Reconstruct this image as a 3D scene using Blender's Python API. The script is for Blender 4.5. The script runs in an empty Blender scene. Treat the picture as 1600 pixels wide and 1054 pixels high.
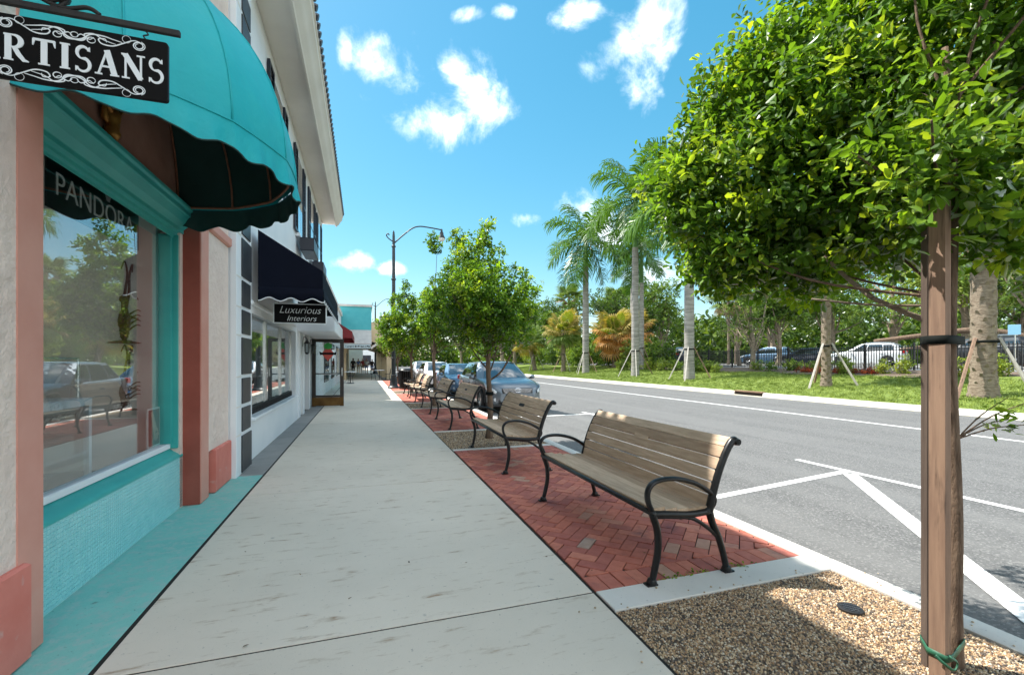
import bpy, math, random
import numpy as np
from mathutils import Vector, Matrix
R = math.radians
scene = bpy.context.scene
COL = scene.collection

# ------------------------------------------------------------------ camera, sky, sun, exposure
CAM_H, YAW = 1.4, math.atan(233 / 711)
cam_data = bpy.data.cameras.new('camera')
cam_data.lens, cam_data.sensor_width = 16.0, 36.0
cam_data.shift_y = 37 / 1600
cam_data.clip_start, cam_data.clip_end = 0.05, 3000
cam = bpy.data.objects.new('camera', cam_data)
COL.objects.link(cam)
cam.location = (0, 0, CAM_H)
cam.rotation_euler = (R(90), 0, -YAW)
scene.camera = cam

SUN_EL = R(57.2)
SUN_XY = Vector((-0.76, 0.65)).normalized()
to_sun = Vector((SUN_XY.x * math.cos(SUN_EL), SUN_XY.y * math.cos(SUN_EL), math.sin(SUN_EL)))
sun_data = bpy.data.lights.new('sun', 'SUN')
sun_data.energy, sun_data.angle, sun_data.color = 2.0, R(0.53), (1.0, 0.965, 0.90)
sun = bpy.data.objects.new('sun', sun_data)
COL.objects.link(sun)
sun.rotation_euler = to_sun.to_track_quat('Z', 'Y').to_euler()
sun.location = (-10, 5, 20)

scene.view_settings.view_transform = 'Standard'
scene.view_settings.look = 'None'
scene.view_settings.exposure = 2.28
scene.view_settings.gamma = 1.0
scene.render.engine = 'CYCLES'
scene.cycles.use_denoising = True
scene.cycles.max_bounces = 8
scene.cycles.transparent_max_bounces = 12
scene.cycles.caustics_reflective = False
scene.cycles.caustics_refractive = False
scene.cycles.sample_clamp_indirect = 6.0

world = bpy.data.worlds.new('World')
scene.world = world
world.use_nodes = True
def build_world():
    nt = world.node_tree; N = nt.nodes; L = nt.links
    N.clear()
    def mth(op, a, b=None, c=None):
        n = N.new('ShaderNodeMath'); n.operation = op
        for i, x in enumerate((a, b, c)):
            if x is None: continue
            if isinstance(x, (int, float)): n.inputs[i].default_value = x
            else: L.new(x, n.inputs[i])
        return n.outputs[0]
    out = N.new('ShaderNodeOutputWorld'); bg = N.new('ShaderNodeBackground')
    sky = N.new('ShaderNodeTexSky'); sky.sky_type = 'NISHITA'; sky.sun_disc = False
    sky.sun_elevation = SUN_EL; sky.sun_rotation = math.atan2(SUN_XY.x, SUN_XY.y)
    sky.air_density, sky.dust_density, sky.ozone_density = 1.0, .45, 1.0
    tint = N.new('ShaderNodeHueSaturation')
    tint.inputs['Hue'].default_value, tint.inputs['Saturation'].default_value, tint.inputs['Value'].default_value = .474, 1.70, .475
    gam = N.new('ShaderNodeGamma'); gam.inputs['Gamma'].default_value = .68; L.new(sky.outputs[0], gam.inputs['Color'])
    L.new(gam.outputs[0], tint.inputs['Color'])
    tc = N.new('ShaderNodeTexCoord')
    sep = N.new('ShaderNodeSeparateXYZ'); L.new(tc.outputs['Generated'], sep.inputs[0])
    x, y, z = sep.outputs
    az = mth('ARCTAN2', x, y)                       # 0 = along the street, clockwise positive
    el = mth('ARCSINE', z)
    nz = N.new('ShaderNodeTexNoise'); nz.inputs['Scale'].default_value = 9.0
    nz.inputs['Detail'].default_value = 9.0; nz.inputs['Roughness'].default_value = 0.62
    nz.inputs['Distortion'].default_value = 0.3
    L.new(tc.outputs['Generated'], nz.inputs['Vector'])
    nz2 = N.new('ShaderNodeTexNoise'); nz2.inputs['Scale'].default_value = 26.0
    nz2.inputs['Detail'].default_value = 6.0
    L.new(tc.outputs['Generated'], nz2.inputs['Vector'])
    # clouds: azimuth, elevation, half width, half height, tilt (degrees)
    clouds = [(3.3, 32.4, 4.8, 2.4, -24), (4.6, 31.8, 2.2, 3.0, 0), (9.2, 28.0, 6.4, 2.8, 6), (12.6, 30.8, 3.2, 3.4, 0), (6.4, 27.0, 3.2, 1.7, 0),
              (34.0, 34.6, 5.0, 3.6, 20), (33.4, 31.4, 2.2, 3.4, 14), (27.0, 37, 2.6, 1.5, 0), (13, 37.2, 1.8, .7, 10), (17, 37.6, 1.6, .7, 0),
              (27.0, 18.4, 3.2, 2.3, -10), (29.5, 17.0, 2.4, 2.6, 0), (20.0, 17.2, 1.9, .9, -12), (-.6, 11.8, 2.4, 1.3, 0), (3.0, 11.2, 1.6, .8, 0),
              (35.6, 10.5, 4.0, 1.9, 0), (31, 14.6, 3, 1.4, 0), (39, 24, 3, 2, 0), (-2, 33, .8, 1.8, 0),
              (75, 22, 8, 4, 10), (98, 40, 9, 5, 30), (120, 18, 10, 4, 0), (150, 35, 9, 5, -20), (180, 20, 10, 4, 0), (-150, 40, 9, 5, 10),
              (-115, 25, 9, 4, 0), (-80, 45, 9, 6, 40), (-45, 30, 8, 4, 0), (60, 55, 10, 6, 0), (-20, 62, 12, 6, 0), (58, 30, 5, 3, 0)]
    dens = None
    for a, e, w, h, t in clouds:
        da = mth('MULTIPLY', mth('SUBTRACT', az, R(a)), math.cos(R(e)))
        de = mth('SUBTRACT', el, R(e))
        c, s = math.cos(R(t)), math.sin(R(t))
        p = mth('DIVIDE', mth('ADD', mth('MULTIPLY', da, c), mth('MULTIPLY', de, s)), R(w))
        q = mth('DIVIDE', mth('SUBTRACT', mth('MULTIPLY', de, c), mth('MULTIPLY', da, s)), R(h))
        d = mth('SUBTRACT', 1.0, mth('ADD', mth('MULTIPLY', p, p), mth('MULTIPLY', q, q)))
        dens = d if dens is None else mth('MAXIMUM', dens, d)
    dens = mth('MAXIMUM', dens, -2.0)
    f = mth('ADD', mth('MULTIPLY', dens, 0.40), mth('MULTIPLY', mth('SUBTRACT', nz.outputs[0], 0.5), 3.0))
    mr = N.new('ShaderNodeMapRange'); mr.interpolation_type = 'SMOOTHSTEP'
    L.new(f, mr.inputs['Value'])
    mr.inputs['From Min'].default_value, mr.inputs['From Max'].default_value = -0.12, 1.05
    # cumulus added only over unseen sky, to lift and whiten the shade
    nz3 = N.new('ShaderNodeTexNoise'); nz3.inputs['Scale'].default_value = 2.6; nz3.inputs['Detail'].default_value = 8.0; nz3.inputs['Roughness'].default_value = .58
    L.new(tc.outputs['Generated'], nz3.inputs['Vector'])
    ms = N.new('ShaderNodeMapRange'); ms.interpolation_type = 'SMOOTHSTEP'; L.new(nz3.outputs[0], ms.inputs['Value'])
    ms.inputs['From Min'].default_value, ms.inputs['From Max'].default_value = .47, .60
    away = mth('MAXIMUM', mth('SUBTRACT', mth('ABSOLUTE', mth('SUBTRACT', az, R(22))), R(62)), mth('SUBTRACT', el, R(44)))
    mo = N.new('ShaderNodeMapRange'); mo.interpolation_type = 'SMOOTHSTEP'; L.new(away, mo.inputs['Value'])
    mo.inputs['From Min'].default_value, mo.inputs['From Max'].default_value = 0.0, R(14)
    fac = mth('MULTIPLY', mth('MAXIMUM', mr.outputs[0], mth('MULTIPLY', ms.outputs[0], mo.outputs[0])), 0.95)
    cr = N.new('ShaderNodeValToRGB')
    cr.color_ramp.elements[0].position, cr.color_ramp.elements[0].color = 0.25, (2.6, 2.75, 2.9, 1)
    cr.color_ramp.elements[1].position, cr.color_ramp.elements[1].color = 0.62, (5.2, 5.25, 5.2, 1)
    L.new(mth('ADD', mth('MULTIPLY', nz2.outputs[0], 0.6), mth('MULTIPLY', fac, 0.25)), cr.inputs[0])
    mix = N.new('ShaderNodeMix'); mix.data_type = 'RGBA'
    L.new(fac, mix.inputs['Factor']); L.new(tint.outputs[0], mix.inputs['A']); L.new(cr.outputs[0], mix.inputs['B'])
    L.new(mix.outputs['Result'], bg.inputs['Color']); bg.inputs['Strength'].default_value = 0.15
    L.new(bg.outputs[0], out.inputs['Surface'])
build_world()

# ------------------------------------------------------------------ helpers
def wloc(o):
    v = Vector((0, 0, 0))
    while o is not None:
        v += o.location; o = o.parent
    return v
def tag(o, label=None, cat=None, group=None, kind=None):
    if label: o['label'] = label
    if cat: o['category'] = cat
    if group: o['group'] = group
    if kind: o['kind'] = kind
    return o
def thing(name, label, cat, loc=(0, 0, 0), group=None, kind=None):
    o = bpy.data.objects.new(name, None); COL.objects.link(o)
    o.location = loc; o.empty_display_size = 0.2
    return tag(o, label, cat, group, kind)
def link(name, me, parent=None):
    o = bpy.data.objects.new(name, me); COL.objects.link(o)
    if parent is not None: o.parent = parent
    return o
def copy_tree(o, parent=None, loc=None, rz=None, label=None, scale=None):
    c = o.copy(); COL.objects.link(c)
    if parent is not None: c.parent = parent
    for ch in list(o.children): copy_tree(ch, c)
    if loc is not None: c.location = loc
    if rz is not None: c.rotation_euler = (0, 0, rz)
    if scale is not None: c.scale = (scale,) * 3 if isinstance(scale, (int, float)) else scale
    if label: c['label'] = label
    return c
def set_mat_tree(o, old, new):
    for ch in o.children_recursive:
        if ch.type == 'MESH' and ch.data.materials and ch.data.materials[0] == old:
            ch.data = ch.data.copy(); ch.data.materials[0] = new

class MB:
    def __init__(s): s.v = []; s.f = []
    def add(s, vs, fs):
        n = len(s.v); s.v += [tuple(p) for p in vs]; s.f += [tuple(i + n for i in q) for q in fs]; return s
    def box(s, x0, x1, y0, y1, z0, z1, ch=0.0):
        if ch <= 0:
            return s.add([(x0,y0,z0),(x1,y0,z0),(x1,y1,z0),(x0,y1,z0),(x0,y0,z1),(x1,y0,z1),(x1,y1,z1),(x0,y1,z1)],
                     [(3,2,1,0),(4,5,6,7),(0,1,5,4),(1,2,6,5),(2,3,7,6),(3,0,4,7)])
        pts = []
        for z, i in ((z0, ch), (z0 + ch, 0), (z1 - ch, 0), (z1, ch)):
            a, b, c, d = x0 + i, x1 - i, y0 + i, y1 - i
            k = ch
            if i: pts += [(a,c,z),(b,c,z),(b,d,z),(a,d,z)]
            else: pts += [(a,c,z),(b,c,z),(b,d,z),(a,d,z)]
        fs = [(3,2,1,0),(12,13,14,15)]
        for r in range(3):
            for j in range(4):
                fs.append((r*4+j, r*4+(j+1)%4, r*4+4+(j+1)%4, r*4+4+j))
        return s.add(pts, fs)
    def prism(s, poly, a0, a1, axis='y', inset=0.0):
        def pt(p, a):
            return {'x': (a, p[0], p[1]), 'y': (p[0], a, p[1]), 'z': (p[0], p[1], a)}[axis]
        n = len(poly)
        vs = [pt(p, a0) for p in poly] + [pt(p, a1) for p in poly]
        fs = [tuple(range(n - 1, -1, -1)), tuple(range(n, 2 * n))] + [(i, (i+1) % n, n + (i+1) % n, n + i) for i in range(n)]
        return s.add(vs, fs)
    def tube(s, pts, r, n=8, cap=True, flat=None):
        pts = [Vector(p) for p in pts]; m = len(pts)
        rs = r if isinstance(r, (list, tuple)) else [r] * m
        vs = []; up = None
        for i, p in enumerate(pts):
            t = (pts[min(i + 1, m - 1)] - pts[max(i - 1, 0)])
            t = t.normalized() if t.length > 1e-9 else Vector((0, 0, 1))
            if up is None:
                up = Vector((0, 1, 0)) if abs(t.y) < 0.9 else Vector((1, 0, 0))
            a = (up - t * up.dot(t))
            if a.length < 1e-6: a = t.orthogonal()
            a.normalize(); b = t.cross(a); up = a
            fa, fb = flat if flat else (1, 1)
            for k in range(n):
                an = 2 * math.pi * k / n
                vs.append(p + (a * math.cos(an) * fa + b * math.sin(an) * fb) * rs[i])
        fs = [(i*n+k, i*n+(k+1) % n, (i+1)*n+(k+1) % n, (i+1)*n+k) for i in range(m - 1) for k in range(n)]
        if cap: fs += [tuple(range(n - 1, -1, -1)), tuple((m-1)*n + k for k in range(n))]
        return s.add(vs, fs)
    def lathe(s, prof, c=(0, 0, 0), n=16, axis='z', cap=True):
        vs = []
        for r, h in prof:
            for k in range(n):
                an = 2 * math.pi * k / n; a, b = r * math.cos(an), r * math.sin(an)
                vs.append({'z': (c[0]+a, c[1]+b, c[2]+h), 'x': (c[0]+h, c[1]+a, c[2]+b), 'y': (c[0]+b, c[1]+h, c[2]+a)}[axis])
        m = len(prof)
        fs = [(i*n+k, i*n+(k+1) % n, (i+1)*n+(k+1) % n, (i+1)*n+k) for i in range(m - 1) for k in range(n)]
        if cap: fs += [tuple(range(n - 1, -1, -1)), tuple((m-1)*n + k for k in range(n))]
        return s.add(vs, fs)
    def grid(s, fn, nu, nv, closed=False):
        vs = [fn(i / nu, j / nv) for i in range(nu + 1) for j in range(nv + 1)]
        fs = [(i*(nv+1)+j, (i+1)*(nv+1)+j, (i+1)*(nv+1)+j+1, i*(nv+1)+j+1) for i in range(nu) for j in range(nv)]
        return s.add(vs, fs)
    def build(s, name, mat, parent=None, smooth=False, bevel=0, label=None, solid=0):
        off = wloc(parent) if parent is not None else Vector((0, 0, 0))
        me = bpy.data.meshes.new(name)
        me.from_pydata([(p[0]-off.x, p[1]-off.y, p[2]-off.z) for p in s.v], [], s.f)
        me.materials.append(mat)
        me.update()
        if smooth:
            me.shade_smooth()
            if smooth != 'all': me.set_sharp_from_angle(angle=R(40))
        o = link(name, me, parent)
        if bevel:
            m = o.modifiers.new('bevel', 'BEVEL'); m.width = bevel; m.segments = 2; m.limit_method = 'ANGLE'; m.angle_limit = R(35)
        if solid:
            m = o.modifiers.new('solid', 'SOLIDIFY'); m.thickness = solid
        if label: o['label'] = label
        return o
def smooth_path(ctrl, n=6):
    P = [Vector(p) for p in ctrl]; out = []
    for i in range(len(P) - 1):
        p0, p1, p2, p3 = P[max(i-1, 0)], P[i], P[i+1], P[min(i+2, len(P)-1)]
        for k in range(n):
            t = k / n
            out.append(0.5 * ((2*p1) + (p2-p0)*t + (2*p0-5*p1+4*p2-p3)*t*t + (3*p1-p0-3*p2+p3)*t**3))
    out.append(P[-1]); return out

# ------------------------------------------------------------------ materials
MATS = {}
def material(name, col, col2=None, rough=0.6, scale=4.0, detail=5.0, bump=0.0, bscale=None, metal=0.0, coat=0.0, lo=0.35, hi=0.65,
             stretch=(1, 1, 1), spec=None, objrand=None, third=None, tscale=2.0, tlo=.55, thi=.75, bdist=0.01, sheen=0):
    m = bpy.data.materials.new(name); m.use_nodes = True
    nt = m.node_tree; N = nt.nodes; L = nt.links
    b = N['Principled BSDF']
    b.inputs['Roughness'].default_value = rough; b.inputs['Metallic'].default_value = metal
    b.inputs['Coat Weight'].default_value = coat; b.inputs['Coat Roughness'].default_value = 0.06
    if spec is not None: b.inputs['Specular IOR Level'].default_value = spec
    tc = N.new('ShaderNodeTexCoord'); mp = N.new('ShaderNodeMapping'); mp.inputs['Scale'].default_value = stretch
    L.new(tc.outputs['Object'], mp.inputs['Vector'])
    def noise(sc, dt=detail):
        n = N.new('ShaderNodeTexNoise'); n.inputs['Scale'].default_value = sc; n.inputs['Detail'].default_value = dt
        n.inputs['Roughness'].default_value = 0.6
        L.new(mp.outputs[0], n.inputs['Vector']); return n.outputs[0]
    def ramp(f, stops):
        r = N.new('ShaderNodeValToRGB'); e = r.color_ramp.elements
        while len(e) < len(stops): e.new(0.5)
        for i, (p, c) in enumerate(stops): e[i].position = p; e[i].color = (*c, 1)
        L.new(f, r.inputs[0]); return r.outputs[0]
    if col2 is not None:
        c = ramp(noise(scale), [(lo, col), (hi, col2)])
    else:
        rgb = N.new('ShaderNodeRGB'); rgb.outputs[0].default_value = (*col, 1); c = rgb.outputs[0]
    if third is not None:
        t = ramp(noise(tscale), [(tlo, (0, 0, 0)), (thi, (1, 1, 1))])
        mx = N.new('ShaderNodeMix'); mx.data_type = 'RGBA'; L.new(t, mx.inputs['Factor']); L.new(c, mx.inputs['A'])
        mx.inputs['B'].default_value = (*third, 1); c = mx.outputs['Result']
    if objrand is not None:
        oi = N.new('ShaderNodeObjectInfo'); ge = N.new('ShaderNodeNewGeometry')
        ad = N.new('ShaderNodeMath'); ad.operation = 'ADD'; L.new(oi.outputs['Random'], ad.inputs[0]); L.new(ge.outputs['Random Per Island'], ad.inputs[1])
        fr = N.new('ShaderNodeMath'); fr.operation = 'FRACT'; L.new(ad.outputs[0], fr.inputs[0])
        rr = ramp(fr.outputs[0], objrand)
        mx = N.new('ShaderNodeMix'); mx.data_type = 'RGBA'; mx.blend_type = 'MULTIPLY'; mx.inputs['Factor'].default_value = 1
        L.new(c, mx.inputs['A']); L.new(rr, mx.inputs['B']); c = mx.outputs['Result']
    L.new(c, b.inputs['Base Color'])
    if bump:
        bn = N.new('ShaderNodeBump'); bn.inputs['Strength'].default_value = bump; bn.inputs['Distance'].default_value = bdist
        L.new(noise(bscale or scale * 4, 6), bn.inputs['Height']); L.new(bn.outputs[0], b.inputs['Normal'])
    MATS[name] = m
    return m
def glass_mat(name, tint=(0.9, 0.95, 0.95), f0=.06):
    """thin pane: clear with a mirror share that rises towards grazing angles"""
    m = bpy.data.materials.new(name); m.use_nodes = True
    nt = m.node_tree; N = nt.nodes; L = nt.links; N.clear()
    out = N.new('ShaderNodeOutputMaterial'); mx = N.new('ShaderNodeMixShader'); lw = N.new('ShaderNodeLayerWeight')
    lw.inputs['Blend'].default_value = .5
    tr = N.new('ShaderNodeBsdfTransparent'); tr.inputs[0].default_value = (*tint, 1)
    gl = N.new('ShaderNodeBsdfGlossy'); gl.inputs['Roughness'].default_value = 0.0; gl.inputs['Color'].default_value = (1, 1, 1, 1)
    pw = N.new('ShaderNodeMath'); pw.operation = 'POWER'; pw.inputs[1].default_value = 4.0; L.new(lw.outputs['Facing'], pw.inputs[0])
    ma = N.new('ShaderNodeMath'); ma.operation = 'MULTIPLY_ADD'; ma.inputs[1].default_value = 1 - f0; ma.inputs[2].default_value = f0; ma.use_clamp = True
    L.new(pw.outputs[0], ma.inputs[0]); L.new(ma.outputs[0], mx.inputs[0])
    L.new(tr.outputs[0], mx.inputs[1]); L.new(gl.outputs[0], mx.inputs[2]); L.new(mx.outputs[0], out.inputs[0])
    MATS[name] = m; return m
def leaf_mat(name, trans=0.35, rough=0.45, gloss=0.22):
    """colour from the per-leaf attribute 'leaf_col'; thin leaf that lets light through"""
    m = bpy.data.materials.new(name); m.use_nodes = True
    nt = m.node_tree; N = nt.nodes; L = nt.links; N.clear()
    out = N.new('ShaderNodeOutputMaterial'); at = N.new('ShaderNodeAttribute'); at.attribute_name = 'leaf_col'
    di = N.new('ShaderNodeBsdfDiffuse'); tl = N.new('ShaderNodeBsdfTranslucent'); gl = N.new('ShaderNodeBsdfGlossy')
    gl.inputs['Roughness'].default_value = rough
    tcol = N.new('ShaderNodeMix'); tcol.data_type = 'RGBA'; tcol.blend_type = 'MULTIPLY'; tcol.inputs['Factor'].default_value = 1
    tcol.inputs['B'].default_value = (1.9, 1.75, 0.5, 1)
    L.new(at.outputs['Color'], di.inputs[0]); L.new(at.outputs['Color'], tcol.inputs['A']); L.new(tcol.outputs['Result'], tl.inputs[0])
    m1 = N.new('ShaderNodeMixShader'); m1.inputs[0].default_value = trans
    m2 = N.new('ShaderNodeMixShader'); fr = N.new('ShaderNodeFresnel'); fr.inputs['IOR'].default_value = 1.42
    L.new(di.outputs[0], m1.inputs[1]); L.new(tl.outputs[0], m1.inputs[2])
    ml = N.new('ShaderNodeMath'); ml.operation = 'MULTIPLY'; ml.inputs[1].default_value = gloss; L.new(fr.outputs[0], ml.inputs[0])
    L.new(ml.outputs[0], m2.inputs[0]); L.new(m1.outputs[0], m2.inputs[1]); L.new(gl.outputs[0], m2.inputs[2])
    L.new(m2.outputs[0], out.inputs[0]); MATS[name] = m; return m
def bw(m): return MATS[m]

PINK = material('pink_stucco', (.70, .55, .48), (.78, .64, .56), rough=.9, scale=3, bump=.8, bscale=14, bdist=.03)
SALMON = material('salmon_paint', (.58, .26, .20), (.63, .31, .245), rough=.7, scale=2, bump=.12, bscale=30, third=(.62, .38, .31), tscale=1.5, tlo=.56, thi=.8)
PLINTH = material('plinth_paint', (.60, .165, .125), (.66, .21, .165), rough=.7, scale=4, bump=.2, bscale=25, third=(.58, .34, .30), tscale=9, tlo=.6, thi=.72)
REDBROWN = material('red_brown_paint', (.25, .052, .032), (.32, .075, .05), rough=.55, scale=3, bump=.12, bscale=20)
TEALPAINT = material('teal_paint', (.035, .36, .345), (.05, .42, .39), rough=.4, scale=3, bump=.05, bscale=12)
TILE = material('mint_tile', (.27, .64, .66), (.34, .70, .71), rough=.25, scale=12, coat=.2, lo=.3, hi=.7)
GROUT = material('grout', (.46, .72, .72), (.54, .78, .77), rough=.9, scale=8)
TEALFAB = material('teal_fabric', (.002, .37, .41), (.006, .42, .455), rough=.62, scale=2, bump=.5, bscale=3.2, bdist=.04, third=(.02, .43, .44), tscale=2.5, tlo=.5, thi=.8)
GREENFAB = material('dark_green_lining', (.010, .045, .040), (.016, .06, .055), rough=.7, scale=3, bump=.1, bscale=8, bdist=.03)
RUST = material('rusty_tube', (.22, .085, .045), (.30, .13, .075), rough=.6, scale=20)
SIGNBLACK = material('sign_black', (.002, .002, .0025), rough=.45, spec=.15)
SIGNWHITE = material('sign_white', (.78, .82, .84), rough=.5)
IRON = material('black_iron', (.006, .0065, .007), (.011, .011, .012), rough=.35, scale=40, bump=.06, bscale=120, coat=.12, bdist=.002, spec=.35)
DARKIRON = material('wrought_iron', (.008, .008, .009), (.018, .016, .015), rough=.6, scale=30, bump=.3, bscale=80, bdist=.003)
WHITE = material('white_paint', (.74, .77, .80), (.80, .82, .84), rough=.6, scale=1.5, bump=.05, bscale=25)
CREAM = material('soffit_paint', (.70, .67, .62), (.77, .74, .69), rough=.7, scale=1.0)
CHARCOAL = material('charcoal_paint', (.028, .03, .036), (.05, .052, .058), rough=.45, scale=5)
SHUTTER = material('shutter_paint', (.006, .009, .02), rough=.4)
NAVY = material('navy_fabric', (.0025, .004, .011), (.004, .006, .015), spec=.12, rough=.8, scale=2, bump=.08, bscale=9, bdist=.02)
REDFAB = material('red_fabric', (.16, .008, .012), (.20, .012, .016), rough=.7, scale=3)
GLASS = glass_mat('shop_glass', (.97, .99, .99), .13)
GLASSD = glass_mat('window_glass', (.8, .86, .87), .08)
CASEGLASS = glass_mat('case_glass', (.97, .99, .98), .03)
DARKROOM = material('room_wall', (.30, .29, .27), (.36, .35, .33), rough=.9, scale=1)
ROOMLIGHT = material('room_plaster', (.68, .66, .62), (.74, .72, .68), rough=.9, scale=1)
GREYWOOD = material('grey_cabinet', (.075, .085, .09), (.11, .12, .125), rough=.5, scale=2, stretch=(1, 1, 6))
SILVER = material('silver_finish', (.60, .64, .64), (.75, .78, .77), rough=.25, metal=.6, scale=5)
CORAL = material('coral_red', (.55, .08, .06), rough=.6)
TAN = material('tan_fabric', (.5, .4, .27), (.6, .5, .36), rough=.8, scale=6)
GOLD = material('gilt', (.55, .33, .08), (.30, .14, .03), rough=.4, metal=.6, scale=12)
BRONZE = material('rusted_metal', (.09, .035, .022), (.20, .085, .05), rough=.55, metal=.5, scale=14, bump=.2, bscale=40, bdist=.004)
MURAL = material('painted_transom', (.34, .19, .14), (.48, .29, .22), rough=.8, scale=1.6, third=(.2, .10, .075), tscale=2.2)
WOODFRAME = material('dark_door_wood', (.012, .008, .007), (.022, .014, .01), rough=.4, scale=6)
BRASS = material('brass_plate', (.10, .05, .015), (.16, .09, .03), rough=.35, metal=.8, scale=3)

# ------------------------------------------------------------------ lettering meshes (made before the scene fills up)
def text_mesh(body, shear=0.0, offset=0.0):
    cu = bpy.data.curves.new('lettering', 'FONT'); cu.body = body; cu.shear = shear; cu.offset = offset; cu.resolution_u = 4
    cu.extrude = 0.02
    o = bpy.data.objects.new('lettering', cu); COL.objects.link(o)
    dg = bpy.context.evaluated_depsgraph_get()
    me = bpy.data.meshes.new_from_object(o.evaluated_get(dg))
    bpy.data.objects.remove(o)
    vs = [v.co.copy() for v in me.vertices]; fs = [tuple(p.vertices) for p in me.polygons]
    x0, x1 = min(v.x for v in vs), max(v.x for v in vs); y0, y1 = min(v.y for v in vs), max(v.y for v in vs)
    return [((v.x-x0)/(x1-x0), (v.y-y0)/(y1-y0), v.z/.02) for v in vs], fs
TXT = {k: text_mesh(*a) for k, a in {'pan': ('PANDORA', 0, -.012), 'lux': ('Luxurious', .35, -.01), 'int': ('Interiors', .35, -.01)}.items()}
def place_text(key, m, parent, org, xd, yd, w, h, depth=.004, name='lettering'):
    """lettering of width w and height h whose lower left corner is org"""
    xd, yd = Vector(xd), Vector(yd); n = xd.cross(yd); org = Vector(org); vs, fs = TXT[key]
    return MB().add([org + xd*(x*w) + yd*(y*h) + n*(z*depth/2) for x, y, z in vs], fs).build(name, m, parent)
def ribbon(mb, pts, ws, org, xd, yd, z0, th=.003):
    """flat raised stroke along 2-D points with a width at each"""
    n = xd.cross(yd); L = len(pts); rows = []
    for i, p in enumerate(pts):
        a, b = pts[max(i-1, 0)], pts[min(i+1, L-1)]; dx, dy = b[0]-a[0], b[1]-a[1]; l = math.hypot(dx, dy) or 1
        w = ws[i] if isinstance(ws, list) else ws; nx, ny = -dy/l*w/2, dx/l*w/2
        for s, zz in ((1, z0), (-1, z0), (1, z0+th), (-1, z0+th)):
            rows.append(org + xd*(p[0]+s*nx) + yd*(p[1]+s*ny) + n*zz)
    fs = []
    for i in range(L-1):
        a, b = i*4, i*4+4
        fs += [(a+2, a+3, b+3, b+2), (a, b, b+1, a+1), (a, a+2, b+2, b), (a+1, b+1, b+3, a+3)]
    fs += [(0, 1, 3, 2), (L*4-4, L*4-2, L*4-1, L*4-3)]
    mb.add(rows, fs)
def arc_pts(cx, cy, rx, ry, a0, a1, n=14): return [(cx + rx*math.cos(R(a0+(a1-a0)*i/n)), cy + ry*math.sin(R(a0+(a1-a0)*i/n))) for i in range(n+1)]
SERIF = {   # each glyph: advance width and strokes (points, widths) in cap heights
 'I': (.42, [([(.21, 0), (.21, 1)], .2), ([(.04, .03), (.38, .03)], .06), ([(.04, .97), (.38, .97)], .06)]),
 'T': (.78, [([(.39, 0), (.39, .97)], .2), ([(.2, .03), (.58, .03)], .06), ([(.03, .955), (.75, .955)], .09), ([(.06, .97), (.02, .72)], [.10, .03]), ([(.72, .97), (.76, .72)], [.10, .03])]),
 'N': (.86, [([(.15, 0), (.15, 1)], .07), ([(.71, 0), (.71, 1)], .07), ([(.13, .98), (.71, .03)], .2), ([(.02, .03), (.3, .03)], .06), ([(.0, .97), (.2, .97)], .06), ([(.56, .97), (.86, .97)], .06)]),
 'A': (.84, [([(.12, .03), (.42, .98)], .07), ([(.42, 1.0), (.70, .03)], .2), ([(.24, .34), (.60, .34)], .07), ([(.0, .03), (.26, .03)], .06), ([(.54, .03), (.86, .03)], .06)]),
 'R': (.84, [([(.16, 0), (.16, 1)], .2), ([(.02, .03), (.33, .03)], .06), ([(.02, .97), (.2, .97)], .06),
             (arc_pts(.34, .74, .24, .23, 90, -90), [.06 + .11*math.sin(math.pi*i/14) for i in range(15)]), ([(.2, .97), (.35, .97)], .06), ([(.2, .51), (.35, .51)], .06),
             ([(.36, .52), (.52, .24), (.68, .05), (.84, .02)], [.15, .16, .13, .04])]),
 'S': (.62, [(arc_pts(.31, .74, .21, .24, 25, 250, 16) + arc_pts(.31, .27, .23, .26, 70, -155, 16), [.06 + .06*math.sin(math.pi*i/16) for i in range(17)] + [.13 - .06*i/16 for i in range(17)]),
             ([(.50, .82), (.53, .99)], [.10, .03]), ([(.10, .19), (.06, .01)], [.10, .03])]),
}
def serif_word(word, m, parent, org, xd, yd, width, height, gap=.10, name='lettering'):
    tot = sum(SERIF[c][0] + gap for c in word) - gap; sx = width / tot; x = 0
    org, xd, yd = Vector(org), Vector(xd), Vector(yd)
    for c in word:
        mb = MB(); w, st = SERIF[c]
        for i, (pts, ws) in enumerate(st):
            ribbon(mb, [((x+p[0])*sx, p[1]*height) for p in pts], [q*height for q in ws] if isinstance(ws, list) else ws*height, org, xd, yd, .0002*i)
        mb.build(name, m, parent); x += w + gap

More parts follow.
